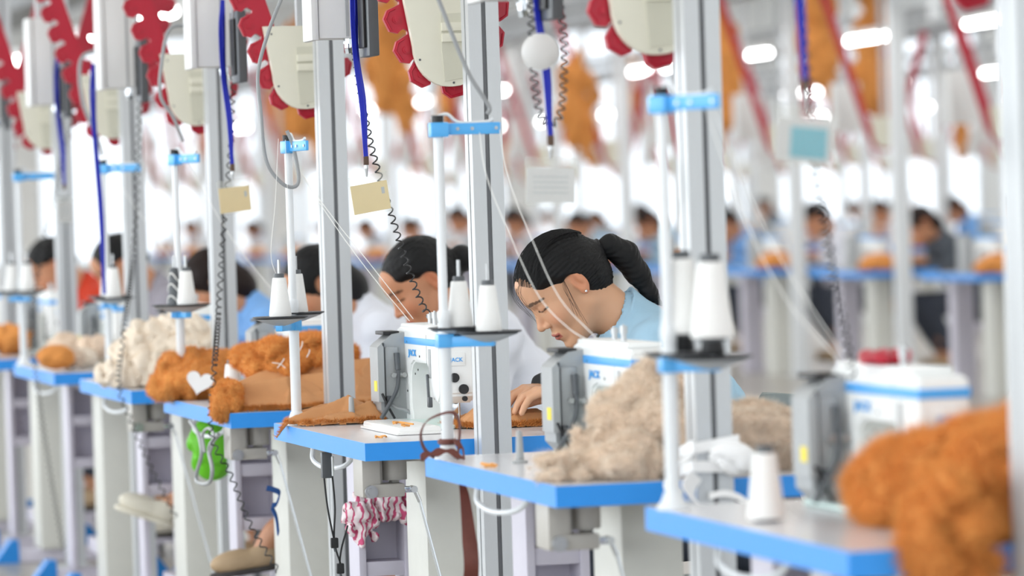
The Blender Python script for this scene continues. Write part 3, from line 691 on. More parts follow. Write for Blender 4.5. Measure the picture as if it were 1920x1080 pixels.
def sole_fn(x, y, z): return smax(smin(ell((x, y, 0 * z), (.045, 0, 0), (.090, .042, 1)), ell((x, y, 0 * z), (-.03, 0, 0), (.05, .04, 1)), .02), np.abs(z - .006) - .008, .003)
LOWHF = HeadFrame((.332, 0, 1.095), math.radians(36))
HEROHF = HeadFrame((.33, 0, 1.1), math.radians(42))
_q = at(1085, 527, Y=YN(2) + .45 - .074); _l = np.array([2.843 - _q[0], YN(2) + .45 - _q[1], _q[2]]); HEROHF.E = _l - np.array([-.012, .074, .018]) @ HEROHF.A; HEROHF.E[1] = 0
_c = {}
def cached(k, f):
    if k not in _c: _c[k] = f()
    return _c[k]
def gen_mesh(kind):
    if kind.startswith('skin'):
        hero = kind.endswith('hero'); V, F, C = build_skin(HEROHF if hero else LOWHF, .0024 if hero else .0045, .0028 if hero else .006, SK if hero else SK * np.array([.86, .74, .68])); return np_mesh(kind, V, F, SKIN, C)
    if kind == 'shirt_hero': return np_mesh(kind, *nets(shirt_fn(HEROHF), (-.22, -.34, .48), (.48, .34, 1.10), .0048), M['denim'])
    if kind == 'shirt': return np_mesh(kind, *nets(shirt_fn(LOWHF), (-.22, -.34, .48), (.48, .34, 1.08), .012), M['wshirt'])
    if kind == 'trousers': return np_mesh(kind, *nets(trousers_fn, (-.24, -.26, .10), (.5, .26, .76), .013), M['trouser'])
    if kind == 'shoe': return np_mesh(kind, *nets(shoe_fn, (-.09, -.05, -.01), (.14, .05, .1), .006), M['shoe'])
    if kind == 'sole': return np_mesh(kind, *nets(sole_fn, (-.09, -.05, -.012), (.145, .05, .024), .006), M['sole'])
    if kind.startswith('hair_'):
        st = kind.split('_')[1]; hero = kind.endswith('hero'); HF = HEROHF if hero else LOWHF
        V, F = nets(hair_fn(st, None), (-.17, -.10, -.13), (.12, .10, .16), .003 if hero else .005); return np_mesh(kind, HF.w(V), F, M['hair'])
def setmat(o, mt):
    o.material_slots[0].link = 'OBJECT'; o.material_slots[0].material = mt
def person(label, loc, shirt, hair='bun', hairm=None, hero=False, trouser=None, shoe=None, s=1.0, rot=PI, group=None, dz=0.0):
    b = obj('person', cached('skin_hero' if hero else 'skin', lambda: gen_mesh('skin_hero' if hero else 'skin')), loc=loc, rot=(0, 0, rot)); tag(b, label, 'person', group); b.scale = (s, s, s * (1 + dz))
    k = 'shirt_hero' if hero else 'shirt'; o = obj('shirt', cached(k, lambda: gen_mesh(k)), b); setmat(o, shirt)
    o = obj('trousers', cached('trousers', lambda: gen_mesh('trousers')), b); setmat(o, trouser or M['trouser'])
    k = 'hair_%s%s' % (hair, '_hero' if hero else ''); o = obj('hair', cached(k, lambda: gen_mesh(k)), b); setmat(o, hairm or M['hair'])
    for sd in (1, -1):
        o = obj('shoe', cached('shoe', lambda: gen_mesh('shoe')), b, loc=(.195, sd * .12, .072)); o.scale = (1.1, 1.15, 1.25); setmat(o, shoe or M['shoe']); obj('sole', cached('sole', lambda: gen_mesh('sole')), o, loc=(0, 0, 0))
    return b
def chair(loc, label, group='operators chairs'):
    t = thing('chair', label, 'chair', loc, group=group)   # backrest on the +x side
    obj('seat', MB().box(-.20, .20, -.20, .20, .375, .40, .012), t, M['chair'])
    pts = [(.20 + .03 * math.cos(a), .20 * math.sin(a)) for a in np.linspace(-PI / 2, PI / 2, 9)]
    v = []; 
    for z in (.60, .70, .80, .825):
        for x, y in pts: v.append((x, y * (1 if z < .81 else .86), z))
    n = len(pts); f = [(i * n + k, i * n + k + 1, (i + 1) * n + k + 1, (i + 1) * n + k) for i in range(3) for k in range(n - 1)]
    o = obj('backrest', MB().add(v, f), t, M['chair']); md = o.modifiers.new('thick', 'SOLIDIFY'); md.thickness = .014
    for x in (-.17, .17):
        for y in (-.17, .17): obj('leg', MB().tube([(x, y, .38), (x * 1.15, y * 1.15, 0)], .012, 8), t, M['dgrey'])
    for y in (-.17, .17): obj('back_post', MB().tube([(.18, y, .39), (.215, y, .66)], .01, 8), t, M['dgrey'])
    return t
# ---------------------------------------------------------------- fabric
def fabric(name, label, cat, blobs, mt, seed=0, h=.008, fold=.012, ff=26, ridged=True, fur=0, flen=.014, zmin=.7805, group=None, k=.03, furmat=None, crisp=False):
    B = np.array([[*c, *r] for c, r in blobs]); mg = .03 + 2.2 * fold; lo = (B[:, :3] - B[:, 3:]).min(0) - mg; hi = (B[:, :3] + B[:, 3:]).max(0) + mg
    if zmin is not None: lo[2] = max(lo[2], zmin - 2 * h)
    O = np.array([(lo[0] + hi[0]) / 2, (lo[1] + hi[1]) / 2, max(lo[2], zmin if zmin is not None else lo[2])])
    def fn(x, y, z):
        P = (x, y, z); d = None
        for c, r in blobs:
            e = ell(P, c, r); d = e if d is None else smin(d, e, k)
        rs = np.random.default_rng(seed + 99); a1 = rs.uniform(0, 3.14); ca, sa = math.cos(a1), math.sin(a1)
        wx = x + .25 * fbm(x, y, z, 9, seed + 1, 1) * .12; wy = y + .03 * fbm(x, y, z, 11, seed + 2, 1)
        X = (ca * wx + sa * wy) * 1.3; Y = (-sa * wx + ca * wy) * .38; Z = z * .8 + .35 * Y
        n1 = fbm(X, Y, Z, ff, seed, 2); n2 = fbm(X, Y, Z, ff * 2.3, seed + 5, 2)
        if crisp: dd = fold * (np.abs(n1) * 1.6 - .7) + fold * .35 * np.abs(n2)
        elif ridged: dd = fold * (1 - 2 * np.abs(np.sin(1.8 * n1 + 1.2 * n2))) 
        else: dd = fold * n1 + fold * .5 * n2
        d = d + dd
        if zmin is not None: d = smax(d, zmin - z, .004)
        return d
    V, F = nets(fn, lo, hi, h); o = obj(name, np_mesh(name, V - O, F, mt), loc=O); tag(o, label, cat, group)
    if fur: add_fur(o, V - O, F, fur, flen, furmat or {'orange_fur': M['otip'], 'beige_fur': M['ttip']}.get(mt.name, mt), seed)
    return o
def add_fur(o, V, F, n, L, mt, seed=0, nm='fur_pile'):
    rg = np.random.default_rng(seed); a, b, c = V[F[:, 0]], V[F[:, 1]], V[F[:, 2]]; N = np.cross(b - a, c - a); ar = np.linalg.norm(N, axis=1) + 1e-12; N /= ar[:, None]
    i = rg.choice(len(F), n, p=ar / ar.sum()); u = rg.random((n, 2)); P = a[i] + (b[i] - a[i]) * u[:, :1] + (V[F[i, 3]] - a[i]) * u[:, 1:]
    d = N[i] + rg.normal(size=(n, 3)) * .55 + np.array([0, 0, -.25]); d /= np.linalg.norm(d, axis=1)[:, None]; d *= (L * rg.uniform(.5, 1.2, n))[:, None]
    s = np.cross(d, rg.normal(size=(n, 3))); s /= np.linalg.norm(s, axis=1)[:, None] + 1e-9; s *= .0008
    VV = np.concatenate([P - s - d * .1, P + s - d * .1, P + d]); FF = np.stack([np.arange(n), n + np.arange(n), 2 * n + np.arange(n)], 1)
    c = obj(nm, np_mesh(nm, VV, FF, mt), o); c['kind'] = 'stuff'; return c
def px(x, y, **k): return Vector(at(x, y, **k))
def tent_cloth(label, yo, x0, x1, y0, y1, ridges, mt, seed=0, fringe=4000):
    h = .004; xs = np.arange(x0, x1, h); ys = np.arange(y0, y1, h); X, Y = np.meshgrid(xs, ys, indexing='ij'); Z = np.full(X.shape, -1.0)
    wX = X + .006 * fbm(X, Y, 0 * X, 40, seed, 2); wY = Y + .006 * fbm(X, Y, 0 * X, 40, seed + 1, 2)
    for (a, b, c, d, e, f, sl, sr) in ridges:
        dx, dy = d - a, e - b; L2 = dx * dx + dy * dy; t = np.clip(((wX - a) * dx + (wY - b) * dy) / L2, 0, 1)
        qx, qy = wX - a - t * dx, wY - b - t * dy; dist = np.sqrt(qx * qx + qy * qy); side = (dx * qy - dy * qx) > 0
        Z = smax(Z, c + (f - c) * t - np.where(side, sl, sr) * dist - 6 * dist ** 2 * 0, .0035)
    Z = Z + .0018 * fbm(X, Y, 0 * X, 90, seed + 3, 2); ok = Z > .001
    Zw = .7815 + Z; over = np.maximum(1.90 - X, 0); Zw = Zw - over * 1.1
    ID = -np.ones(X.shape, int); ID[ok] = np.arange(ok.sum()); V = np.stack([X[ok], Y[ok] + yo, Zw[ok]], 1)
    q = np.stack([ID[:-1, :-1], ID[1:, :-1], ID[1:, 1:], ID[:-1, 1:]], -1).reshape(-1, 4); q = q[(q >= 0).all(1)]
    O = V.mean(0); O[2] = .7815; me = np_mesh('orange_cloth', V - O, q, mt); o = obj('orange_cloth', me, loc=O); tag(o, label, 'fabric')
    md = o.modifiers.new('thick', 'SOLIDIFY'); md.thickness = .002
    if fringe:
        zc = V[q].mean(1)[:, 2]; low = zc - .7815 < .012; add_fur(o, V - O, q[low], fringe, .012, M['orange'], seed, 'frayed_edge')
    return o

# ---------------------------------------------------------------- place the stations
for n in range(8):
    first = n == 0
    if first: T0 = make_table('', 'blue-edged sewing tables in the row'); t = T0
    else: t = copy_tree(T0)
    t.location = (TX, YN(n), 0); t['label'] = 'white sewing table with bright blue edge %s' % ST[n]
    if n < 5: make_lifter(n)
    p = make_pole('', 'aluminium poles along the row') if first else copy_tree(P0)
    if first: P0 = p
    p.location = (2.175, YN(n) - .052, 0)
    p['label'] = {0: 'blurred aluminium pole cut by the right picture edge', 1: 'aluminium profile pole tied with white cloth strip', 2: 'sharp aluminium profile pole between the two facing women', 3: 'aluminium profile pole in front of the tall orange pile', 4: 'aluminium profile pole behind the heart-patched fur', 5: 'aluminium profile pole just left of the cream pile', 6: 'aluminium profile pole right of the man in red', 7: 'aluminium profile pole at the left picture edge'}[n]
    g = make_guide('', 'conveyor guides over the row') if first else copy_tree(G0)
    if first: G0 = g
    g.location = (2.137, YN(n) + .11, 1.575 if n == 0 else 1.555)
    g['label'] = 'beige conveyor guide with red chain over table %s' % ST[n]
    mch = make_machine('', 'sewing machines in the row') if first else copy_tree(S0)
    if first: S0 = mch
    mch.location = (2.178, YN(n) + .47, .781)
    mch['label'] = 'white sewing machine with blue stripe on table %s' % ST[n]
for n in range(7):
    make_terminal(n)
    make_box(n, 0)
make_lanyard(0, -.018, 'pcardt', .1, .15, -.055)
make_lanyard(1, .008, 'pcardw', .04, .0, -.008, length=.24)
make_lanyard(2, .0, 'pcard', -.14, .25)
make_lanyard(3, -.012, 'pcard', -.08, .35, -.012)
make_lanyard(5, .0, 'pcardw', .0, .9, .0)
make_lanyard(4, -.12, 'none', drop=.35, length=.5)
# thread stands: cones (dx, dy, dish height above table)
make_stand(0, -.005, [(.030, .02, .258), (.060, -.05, .252)], lift=.030, cs=1.34, armang=-1.05)
make_stand(1, 0, [(.038, .02, .266), (.082, -.045, .257)])
make_stand(2, .012, [(-.046, -.075, .262), (.018, .045, .268)], armang=-1.4)
make_stand(3, .012, [(-.012, .0, .264), (.012, -.05, .264)], dark=0, armang=-1.2)
make_stand(4, .058, [(.008, .03, .264), (.012, -.05, .26)], armang=-.6)
make_stand(5, .0, [(-.03, .03, .264), (.015, -.05, .264)])
make_stand(6, .0, [(-.03, .03, .264), (.015, -.05, .264)])

# ---------------------------------------------------------------- operators
def opx(n, ex, ey=.45): return (ex + .33, YN(n) + ey, 0)
hero = person('woman in light blue shirt bending over her sewing, black ponytail', opx(2, 2.513), M['denim'], 'pony', hero=True)
person('woman in white shirt with reddish cheek bending behind the sharp pole', opx(3, 2.525), M['wshirt'], 'bun', s=.985)
person('woman in cream white shirt with loose dark hair behind the cone stand', opx(4, 2.565), M['wshirt'], 'fringe', s=.965)
person('worker in blue shirt with dark brown hair behind the coiled cord', opx(5, 2.52), M['bshirt'], 'fringe', M['hairb'], s=.955, trouser=M['tan_t'])
person('man in grey shirt with short black hair behind blue lanyard strap', opx(6, 2.47), M['gshirt'], 'short', s=1.0, shoe=M['shoec'], trouser=M['tan_t'])
person('man in red orange top at the far left of the row', opx(7, 2.43), M['rshirt'], 'short', s=.99)
CHL = {2: 'light blue', 3: 'white with reddish cheek', 4: 'cream white', 5: 'blue', 6: 'grey', 7: 'red orange'}
for n in range(2, 8): chair((2.80, YN(n) + .45, 0), 'grey green plastic chair behind the worker in %s' % CHL[n])
# hero: ponytail, hair tie, cuffs, ear stud, loose strands
def heroL(px_, py_, Y=None):     # photograph point to the hero's local frame
    q = px(px_, py_, Y=Y or (YN(2) + .45)); return Vector((hero.location.x - q.x, hero.location.y - q.y, q.z))
pp = [heroL(1122, 470), heroL(1145, 462), heroL(1172, 478), heroL(1195, 512), heroL(1217, 548), heroL(1240, 572)]
def pony_fn(x, y, z):
    P = (x, y, z); d = None; R = [.016, .026, .031, .027, .017, .004]
    for i in range(5):
        e = cap(P, tuple(pp[i]), tuple(pp[i + 1]), R[i], R[i + 1], (1, .8, 1)); d = e if d is None else smin(d, e, .012)
    return d + .0012 * np.sin(500 * (y + .6 * z + .5 * x)) + .002 * fbm(x, y, z, 60, 3, 2)
obj('ponytail', np_mesh('ponytail', *nets(pony_fn, (.08, -.05, 1.02), (.36, .05, 1.24), .003), M['hair']), hero)
obj('hair_tie', MB().tube([tuple(pp[0] + Vector((.004, 0.022 * math.cos(a), .024 * math.sin(a)))) for a in np.linspace(0, 2 * PI, 20, endpoint=False)], .0045, 8, closed=True), hero, M['black'])
for yr_ in ((-.3, -.005), (.005, .3)): obj('sleeve_cuff', np_mesh('sleeve_cuff', *nets(cuffs_fn, (.2, yr_[0], .68), (.47, yr_[1], .93), .006), M['cuff']), hero)
st = HEROHF.w(np.array([[-.008, .081, -.009]]))[0]; obj('ear_stud', MB().lathe([(.001, -.003), (.003, -.002), (.003, .001), (.001, .003)], 10, tuple(st)), hero, M['chrome'])
mb = MB(); rg = random.Random(4)
for i in range(150):      # strands combed from the hairline to the tie, plus flyaways at the brow
    a = rg.uniform(-1.5, 1.5); r = []
    for t in np.linspace(0, 1, 12):
        el = 2.62 * (1 - t) * .5 + .0 ; ang = .55 + 2.15 * t
        s_ = math.sin(a) * (1 - .55 * t) ; k = 1.012 + .02 * rg.random()
        r.append((-.004 + .107 * k * math.cos(ang) * math.sqrt(max(0, 1 - (s_ * .55) ** 2)), .084 * k * s_, .046 + .099 * k * math.sin(ang) * math.sqrt(max(0, 1 - s_ * s_ * .75))))
    mb.tube([tuple(p) for p in HEROHF.w(np.array(r))], .00035, 3)
for i in range(20):
    y0 = rg.uniform(-.05, .05); L = rg.uniform(.04, .09); r = [(.075 + .004 * rg.random(), y0, .105), (.098, y0 * 1.05, .092), (.106 + .006 * rg.random(), y0 * 1.1, .092 - L * .4), (.104 + .012 * rg.random(), y0 * 1.2, .092 - L)]
    mb.tube([tuple(p) for p in HEROHF.w(np.array([tuple(q) for q in bez(r, 4)]))], .00022, 3)
for i in range(7):
    z0 = rg.uniform(-.01, .03); r = [(.01, .074, .05), (.028, .076, z0), (.034 + .02 * rg.random(), .073, z0 - .03 - .03 * rg.random())]
    mb.tube([tuple(p) for p in HEROHF.w(np.array([tuple(q) for q in bez(r, 4)]))], .00035, 3)
o = obj('loose_strands', mb, hero, M['hair']); o['kind'] = 'stuff'

# ---------------------------------------------------------------- fabric heaps
y = YN(0)
fabric('fur_heap', 'shaggy orange fur piece lying at the back of the big right heap', 'fur fabric', [((2.20, y + .42, .83), (.12, .20, .07)), ((2.28, y + .30, .86), (.12, .15, .08))], M['orange'], 1, fold=.022, ff=22, fur=34000, flen=.026, group='orange fur on the nearest table')
fabric('fur_heap', 'shaggy orange fur piece draping over the near edge of the big right heap', 'fur fabric', [((2.17, y + .13, .83), (.12, .11, .08)), ((2.055, y + .01, .77), (.065, .05, .10)), ((2.27, y + .14, .86), (.1, .1, .07))], M['orange'], 2, fold=.022, ff=22, fur=34000, flen=.026, zmin=None, group='orange fur on the nearest table')
y = YN(1)
fabric('fur_heap', 'beige shaggy fur heap with a tall peak on the table', 'fur fabric', [((2.17, y + .24, .84), (.15, .14, .07)), ((2.19, y + .30, .91), (.055, .07, .08)), ((2.06, y + .17, .795), (.10, .10, .03)), ((1.99, y + .15, .786), (.085, .07, .016)), ((2.12, y + .27, .88), (.05, .05, .05))], M['tan'], 3, fold=.026, ff=24, fur=45000, flen=.016, h=.007)
fabric('fur_heap', 'beige fur lobe at the right end of the beige heap', 'fur fabric', [((2.33, y + .22, .83), (.08, .12, .06)), ((2.39, y + .20, .82), (.06, .08, .05))], M['tan'], 4, fold=.024, ff=24, fur=20000, flen=.016)
y = YN(2)
tent_cloth('folded orange cloth lying over the far left table corner', y, 1.872, 2.16, .80, 1.06, [(1.885, .885, .010, 2.06, .93, .066, .75, 1.5), (1.99, .86, .022, 2.11, .90, .052, 1.1, .9), (1.94, .97, .03, 2.07, 1.0, .055, .7, 1.4), (1.93, .845, .012, 2.05, .855, .028, .9, .7), (2.06, .93, .066, 2.13, .97, .03, 1, 1)], M['oback'], 5)
tent_cloth('orange cloth being sewn under the hands of the woman in light blue', y, 2.19, 2.452, .34, .62, [(2.215, .42, .012, 2.29, .45, .07, .7, 1.2), (2.29, .45, .07, 2.36, .43, .03, .7, .8), (2.34, .40, .03, 2.44, .42, .035, .7, .8), (2.25, .52, .03, 2.42, .52, .034, .5, .8), (2.24, .39, .010, 2.42, .39, .018, .6, .6)], M['oback'], 6, 9000)
y = YN(3)
tent_cloth('smooth orange backing piece at the front of the tall orange pile', y, 1.90, 2.16, .012, .34, [(1.955, .10, .070, 2.06, .075, .085, .7, 2.2), (2.065, .045, .05, 2.075, .20, .115, 1.6, 2.4), (1.94, .14, .07, 2.07, .18, .115, .5, .6), (1.95, .05, .022, 2.10, .04, .028, 1.0, .8)], M['oback'], 7, 4000)
fabric('fur_roll', 'small curled roll of orange fur at the table corner of the tall pile', 'fur fabric', [((1.895, y + .05, .80), (.035, .05, .04)), ((1.91, y + .10, .83), (.03, .06, .03))], M['orange'], 8, fold=.009, ff=40, h=.006, fur=5000, flen=.010, zmin=None)
fabric('fur_heap', 'fluffy orange fur piece on top of the tall orange pile', 'fur fabric', [((2.10, y + .33, .91), (.14, .16, .045)), ((2.06, y + .24, .88), (.07, .10, .04)), ((2.2, y + .36, .90), (.1, .14, .05))], M['orange'], 9, fold=.014, ff=24, h=.008, fur=24000, flen=.014)
tent_cloth('crumpled orange cloth on the right side of the tall pile', y, 2.075, 2.42, .03, .40, [(2.10, .07, .035, 2.24, .10, .06, 1.0, 1.3), (2.12, .15, .085, 2.25, .13, .095, 1.2, 1.2), (2.25, .08, .05, 2.31, .22, .11, 1.1, 1.3), (2.16, .22, .11, 2.35, .24, .12, .8, .9), (2.34, .10, .05, 2.38, .22, .08, 1.2, 1.4), (2.12, .05, .02, 2.34, .055, .03, .9, .7)], M['oback'], 10, 6000)
for i, (a, b) in enumerate((((560, 660), (567, 640)), ((520, 690), (533, 672)), ((575, 670), (580, 655)), ((510, 680), (535, 690)))):
    q0, q1 = px(*a, Y=y + .12), px(*b, Y=y + .12); tag(obj('thread_scrap', MB().tube(bez([q0, q0.lerp(q1, .5) + Vector((.004, 0, .003)), q1], 5), .0013, 5), None, M['line']), 'loose white thread end on the tall orange pile', 'thread', 'thread scraps on the orange pile')
hq = px(372, 715, Y=y + .84)
f3 = fabric('fur_heap', 'orange fur piece with white heart patch at the far table end', 'fur fabric', [((hq.x, y + .90, .835), (.10, .09, .055)), ((hq.x - .075, y + .92, .825), (.05, .06, .05)), ((hq.x + .03, y + 1.0, .87), (.12, .08, .045))], M['orange'], 11, fold=.010, ff=26, fur=9000, flen=.012)
hp = []
for a in np.linspace(0, 2 * PI, 28, endpoint=False): hp.append((.0022 * 16 * math.sin(a) ** 3 * 1.05, .0022 * (13 * math.cos(a) - 5 * math.cos(2 * a) - 2 * math.cos(3 * a) - math.cos(4 * a))))
hb = MB().prism(hp, -.006, .03, 'y'); ho = obj('heart_patch', hb, f3, M['white']); ho.location = Vector((hq.x - .005, y + .793, .832)) - f3.location; ho.rotation_euler = (0, .25, -.2)
rg2 = np.random.default_rng(3)
cq = px(438, 756, Z=.7805); make_cone(tuple(cq), 'white thread cone half hidden behind the tall orange pile', group='loose thread cones', s=1.15)
q0 = px(1437, 972, Z=.785); make_cone(tuple(q0), 'blurred white thread cone standing alone on the nearest table', group='loose thread cones', s=1.12)
y = YN(4)
for i in range(12):
    u = rg2.random(); a, b = ((225, 700), (270, 690), (320, 700), (250, 660), (300, 655), (345, 650), (280, 630), (330, 620), (360, 640), (385, 660), (310, 690), (355, 690))[i]
    q = px(a, b, Y=y + .22 + .05 * (i // 3)); q.z = max(q.z, .815)
    r = .055 + .015 * rg2.random()
    fabric('plush_piece', 'cream fleece piece %s of the cream pile' % ('low at the left front', 'low in the left middle', 'low in the centre front', 'halfway up at the left', 'halfway up in the centre', 'halfway up at the right', 'near the top at the left', 'at the very top', 'near the top at the right', 'at the far right', 'low behind the front', 'low at the right front')[i], 'fabric', [(tuple(q), (r * 1.15, r, r * .8)), ((q.x + .03, q.y, q.z - .02), (r, r, r * .7))], M['cream'], 20 + i, fold=.012, ff=40, h=.009, fur=900, flen=.01, group='cream fleece pieces in one pile')
y = YN(5)
for i, (a, b, mk) in enumerate(((105, 670, 'orange'), (130, 668, 'tan'), (150, 672, 'cream'), (178, 650, 'tan'), (200, 660, 'cream'), (120, 640, 'tan'))):
    q = px(a, b, Y=y + .25 + .06 * i); q.z = max(.81, min(q.z, .86)); r = .05
    fabric('fur_scrap', ['small orange fur scrap among the mixed scraps', 'low brown fur scrap among the mixed scraps', 'low white fleece scrap among the mixed scraps', 'tall brown fur scrap among the mixed scraps', 'tall white fleece scrap at the right of the mixed scraps', 'brown fur scrap at the back of the mixed scraps'][i], 'fabric', [(tuple(q), (r * 1.2, r, r * .7))], M[mk], 40 + i, fold=.01, ff=40, h=.01)
q = px(14, 615, Y=YN(6) + .6); q.z = .84; fabric('fur_heap', 'orange fur piece at the far left picture edge', 'fur fabric', [(tuple(q), (.09, .12, .06))], M['orange'], 50, fold=.012, ff=26, h=.01)
# ---------------------------------------------------------------- cords, threads and small things
def pline(pts, ys, Yaxis='Y'):      # photograph points with a depth for each
    n = len(pts); out = []
    for i, p in enumerate(pts):
        v = ys if not isinstance(ys, (list, tuple)) else ys[0] + (ys[1] - ys[0]) * i / (n - 1)
        out.append(px(*p, **{Yaxis: v}))
    return out
def drop(a, rest):      # hangs outside the table edge, then falls straight below
    p = pline(a, 1.882, 'X'); return p + pline(rest, p[-1].y)
def cord(pts, label, R=.0068, r=.0019, pitch=.027):
    c = pts[-1]; mb = coil_mb(pts, R, r, pitch); o = obj('coiled_cord', mb, None, M['coil']); return tag(o, label, 'cord', 'black coiled cords')
cord(pline([(664, 92), (668, 120), (679, 190), (700, 290), (733, 400), (764, 500), (792, 572), (812, 600)], (YN(2) + .60, YN(2) + .86)), 'black coiled cord running down to the machine of the woman in light blue', .0072, .0019, .022)
lp = px(812, 597, Y=YN(2) + .86); mb = MB()
for i in range(5):
    c = lp + Vector((.004 * i, 0, -.002 * i)); mb.tube([tuple(c + Vector((.009 * math.cos(a), .006 * math.sin(a + i), .011 * math.sin(a)))) for a in np.linspace(0, 2 * PI, 16, endpoint=False)], .0017, 5, closed=True)
obj('bunched_loops', mb, bpy.data.objects['coiled_cord'], M['coil'])
cord(pline([(437, 132), (434, 260), (420, 420), (410, 580)], (YN(3) + .58, YN(3) + .46)) + drop([(402, 690), (394, 790)], [(404, 840), (432, 890), (470, 985), (522, 1072)]), 'long black coiled cord falling past the heart-patched fur to the pedal')
cord(pline([(262, 175), (258, 330), (250, 480)], (YN(4) + .56, YN(4) + .5)) + drop([(232, 620), (222, 720)], [(240, 775), (275, 860), (330, 970)]), 'blurred black coiled cord falling past the cream pile')
cord(pline([(140, 200), (90, 420)], (YN(5) + .5, YN(5) + .45)) + drop([(62, 590), (66, 690)], [(90, 860), (118, 1030)]), 'blurred black cord falling past the left table edge', pitch=.022)
cord(pline([(994, -20), (997, 60), (1002, 150), (1012, 212), (1030, 232), (1048, 222), (1056, 180), (1058, 90), (1048, -20)], YN(1) + .47), 'black coiled cord hanging in a loop beside the grey card', .0068, .0018, .0175)
cord(pline([(1500, -20), (1512, 150), (1525, 310), (1545, 420), (1562, 520), (1582, 620), (1600, 712)], (YN(0) + .50, YN(0) + .70)), 'blurred black coiled cord down to the nearest machine', .0065, .0020, .020)
o = bpy.data.objects['badge_lanyard.001']; q = px(1013, 97, Y=YN(1) + .415) - o.location
obj('badge_reel', MB().lathe([(.003, -.012), (.026, -.010), (.035, -.004), (.035, .003), (.026, .009), (.012, .012), (.002, .012)], 30).xf(Matrix.Translation(q) @ Matrix.Rotation(PI / 2, 4, 'X')), o, M['boxw'])
def cable(pts, Y, label, r=.0045):
    return tag(obj('grey_cable', MB().tube(bez(pline(pts, Y), 8), r, 8), None, M['cable']), label, 'cable', 'grey cables by the thread stands')
cable([(535, -20), (505, 55), (484, 135), (489, 210), (499, 300), (528, 343), (553, 350), (560, 330), (550, 275), (538, 245)], YN(2) + .93, 'grey cable hanging in a loop at the stand behind the sharp pole')
cable([(815, -20), (850, 70), (880, 140), (905, 180), (918, 202), (914, 214)], YN(1) + .95, 'grey cable running to the blue clamp at the sharp pole')
cable([(360, 48), (318, 55), (303, 120), (301, 180), (325, 220), (343, 265)], YN(3) + .95, 'grey cable running to the clamp left of the heart-patched fur', .005)
cable([(190, 92), (152, 112), (155, 190), (183, 260), (192, 292)], YN(4) + .95, 'blurred grey cable running to the clamp over the cream pile', .006)
def thread(pts, ys, label, r=.0009):
    return tag(obj('sewing_thread', MB().tube(bez(pline(pts, ys), 6), r, 5), None, M['line']), label, 'thread', 'white sewing threads')
thread([(936, 236), (952, 330), (1000, 455), (1050, 560), (1118, 634)], (YN(1) + .97, YN(1) + .64), 'upper white thread passing the face of the woman in light blue')
thread([(898, 240), (912, 330), (960, 450), (1010, 555), (1062, 612), (1105, 640)], (YN(1) + .97, YN(1) + .64), 'lower white thread passing the face of the woman in light blue')
thread([(543, 262), (570, 330), (630, 415), (690, 490), (775, 598)], (YN(2) + .97, YN(2) + .80), 'white thread slanting to the machine, upper of two behind the pole')
thread([(546, 285), (580, 350), (640, 440), (700, 520), (768, 602)], (YN(2) + .97, YN(2) + .80), 'white thread slanting to the machine, lower of two behind the pole')
thread([(522, 260), (516, 380), (508, 470), (514, 505), (524, 522)], YN(2) + .9, 'thin white thread hanging loose left of the stand rod', .0007)
thread([(535, 262), (541, 400), (547, 500)], YN(2) + .92, 'thin white thread hanging along the stand rod', .0006)
thread([(1322, 200), (1400, 420), (1480, 570), (1560, 660), (1590, 695)], (YN(0) + .97, YN(0) + .64), 'blurred white thread slanting to the nearest machine, lower one')
thread([(1330, 190), (1440, 440), (1530, 590), (1600, 690)], (YN(0) + .97, YN(0) + .66), 'blurred white thread slanting to the nearest machine, upper one')
thread([(345, 290), (440, 455), (560, 600)], (YN(3) + .97, YN(3) + .7), 'faint white thread slanting over the dark-haired heads')
thread([(192, 300), (300, 455), (350, 540)], (YN(4) + .967, YN(4) + .7), 'faint short white thread behind the black cone')
# brown ribbon on the second stand
q = Vector((1.925, YN(1) + .967, 0)); mb = MB()
mb.ribbon(bez(pline([(858, 862), (862, 800), (852, 775), (828, 776), (800, 790), (789, 815), (796, 842), (815, 858)], YN(1) + .93), 6), .012, (.5, .8, .3), .001)
obj_r = tag(obj('brown_ribbon', mb, None, M['brown']), 'brown ribbon looped round the foot of the thread stand', 'ribbon')
obj('bow', MB().ribbon(bez(pline([(788, 858), (812, 850), (842, 846), (868, 858), (866, 838), (852, 830)], YN(1) + .92), 6), [.012 + .006 * math.sin(i) for i in range(31)], (0, .3, 1), .0015).tube([tuple(q + Vector((.016 * math.cos(a), .016 * math.sin(a), .815))) for a in np.linspace(0, 2 * PI, 16, endpoint=False)], .006, 6, closed=True), obj_r, M['brown'])
tag(obj('brown_strap', MB().ribbon(bez(pline([(866, 905), (872, 935), (879, 1000), (884, 1060), (880, 1120), (878, 1250)], 1.935, 'X'), 6), [.012 + .018 * min(1, i / 14) for i in range(31)], (1, -.2, 0), .001), None, M['brown']), 'long brown strap hanging below the blue table edge', 'strap')
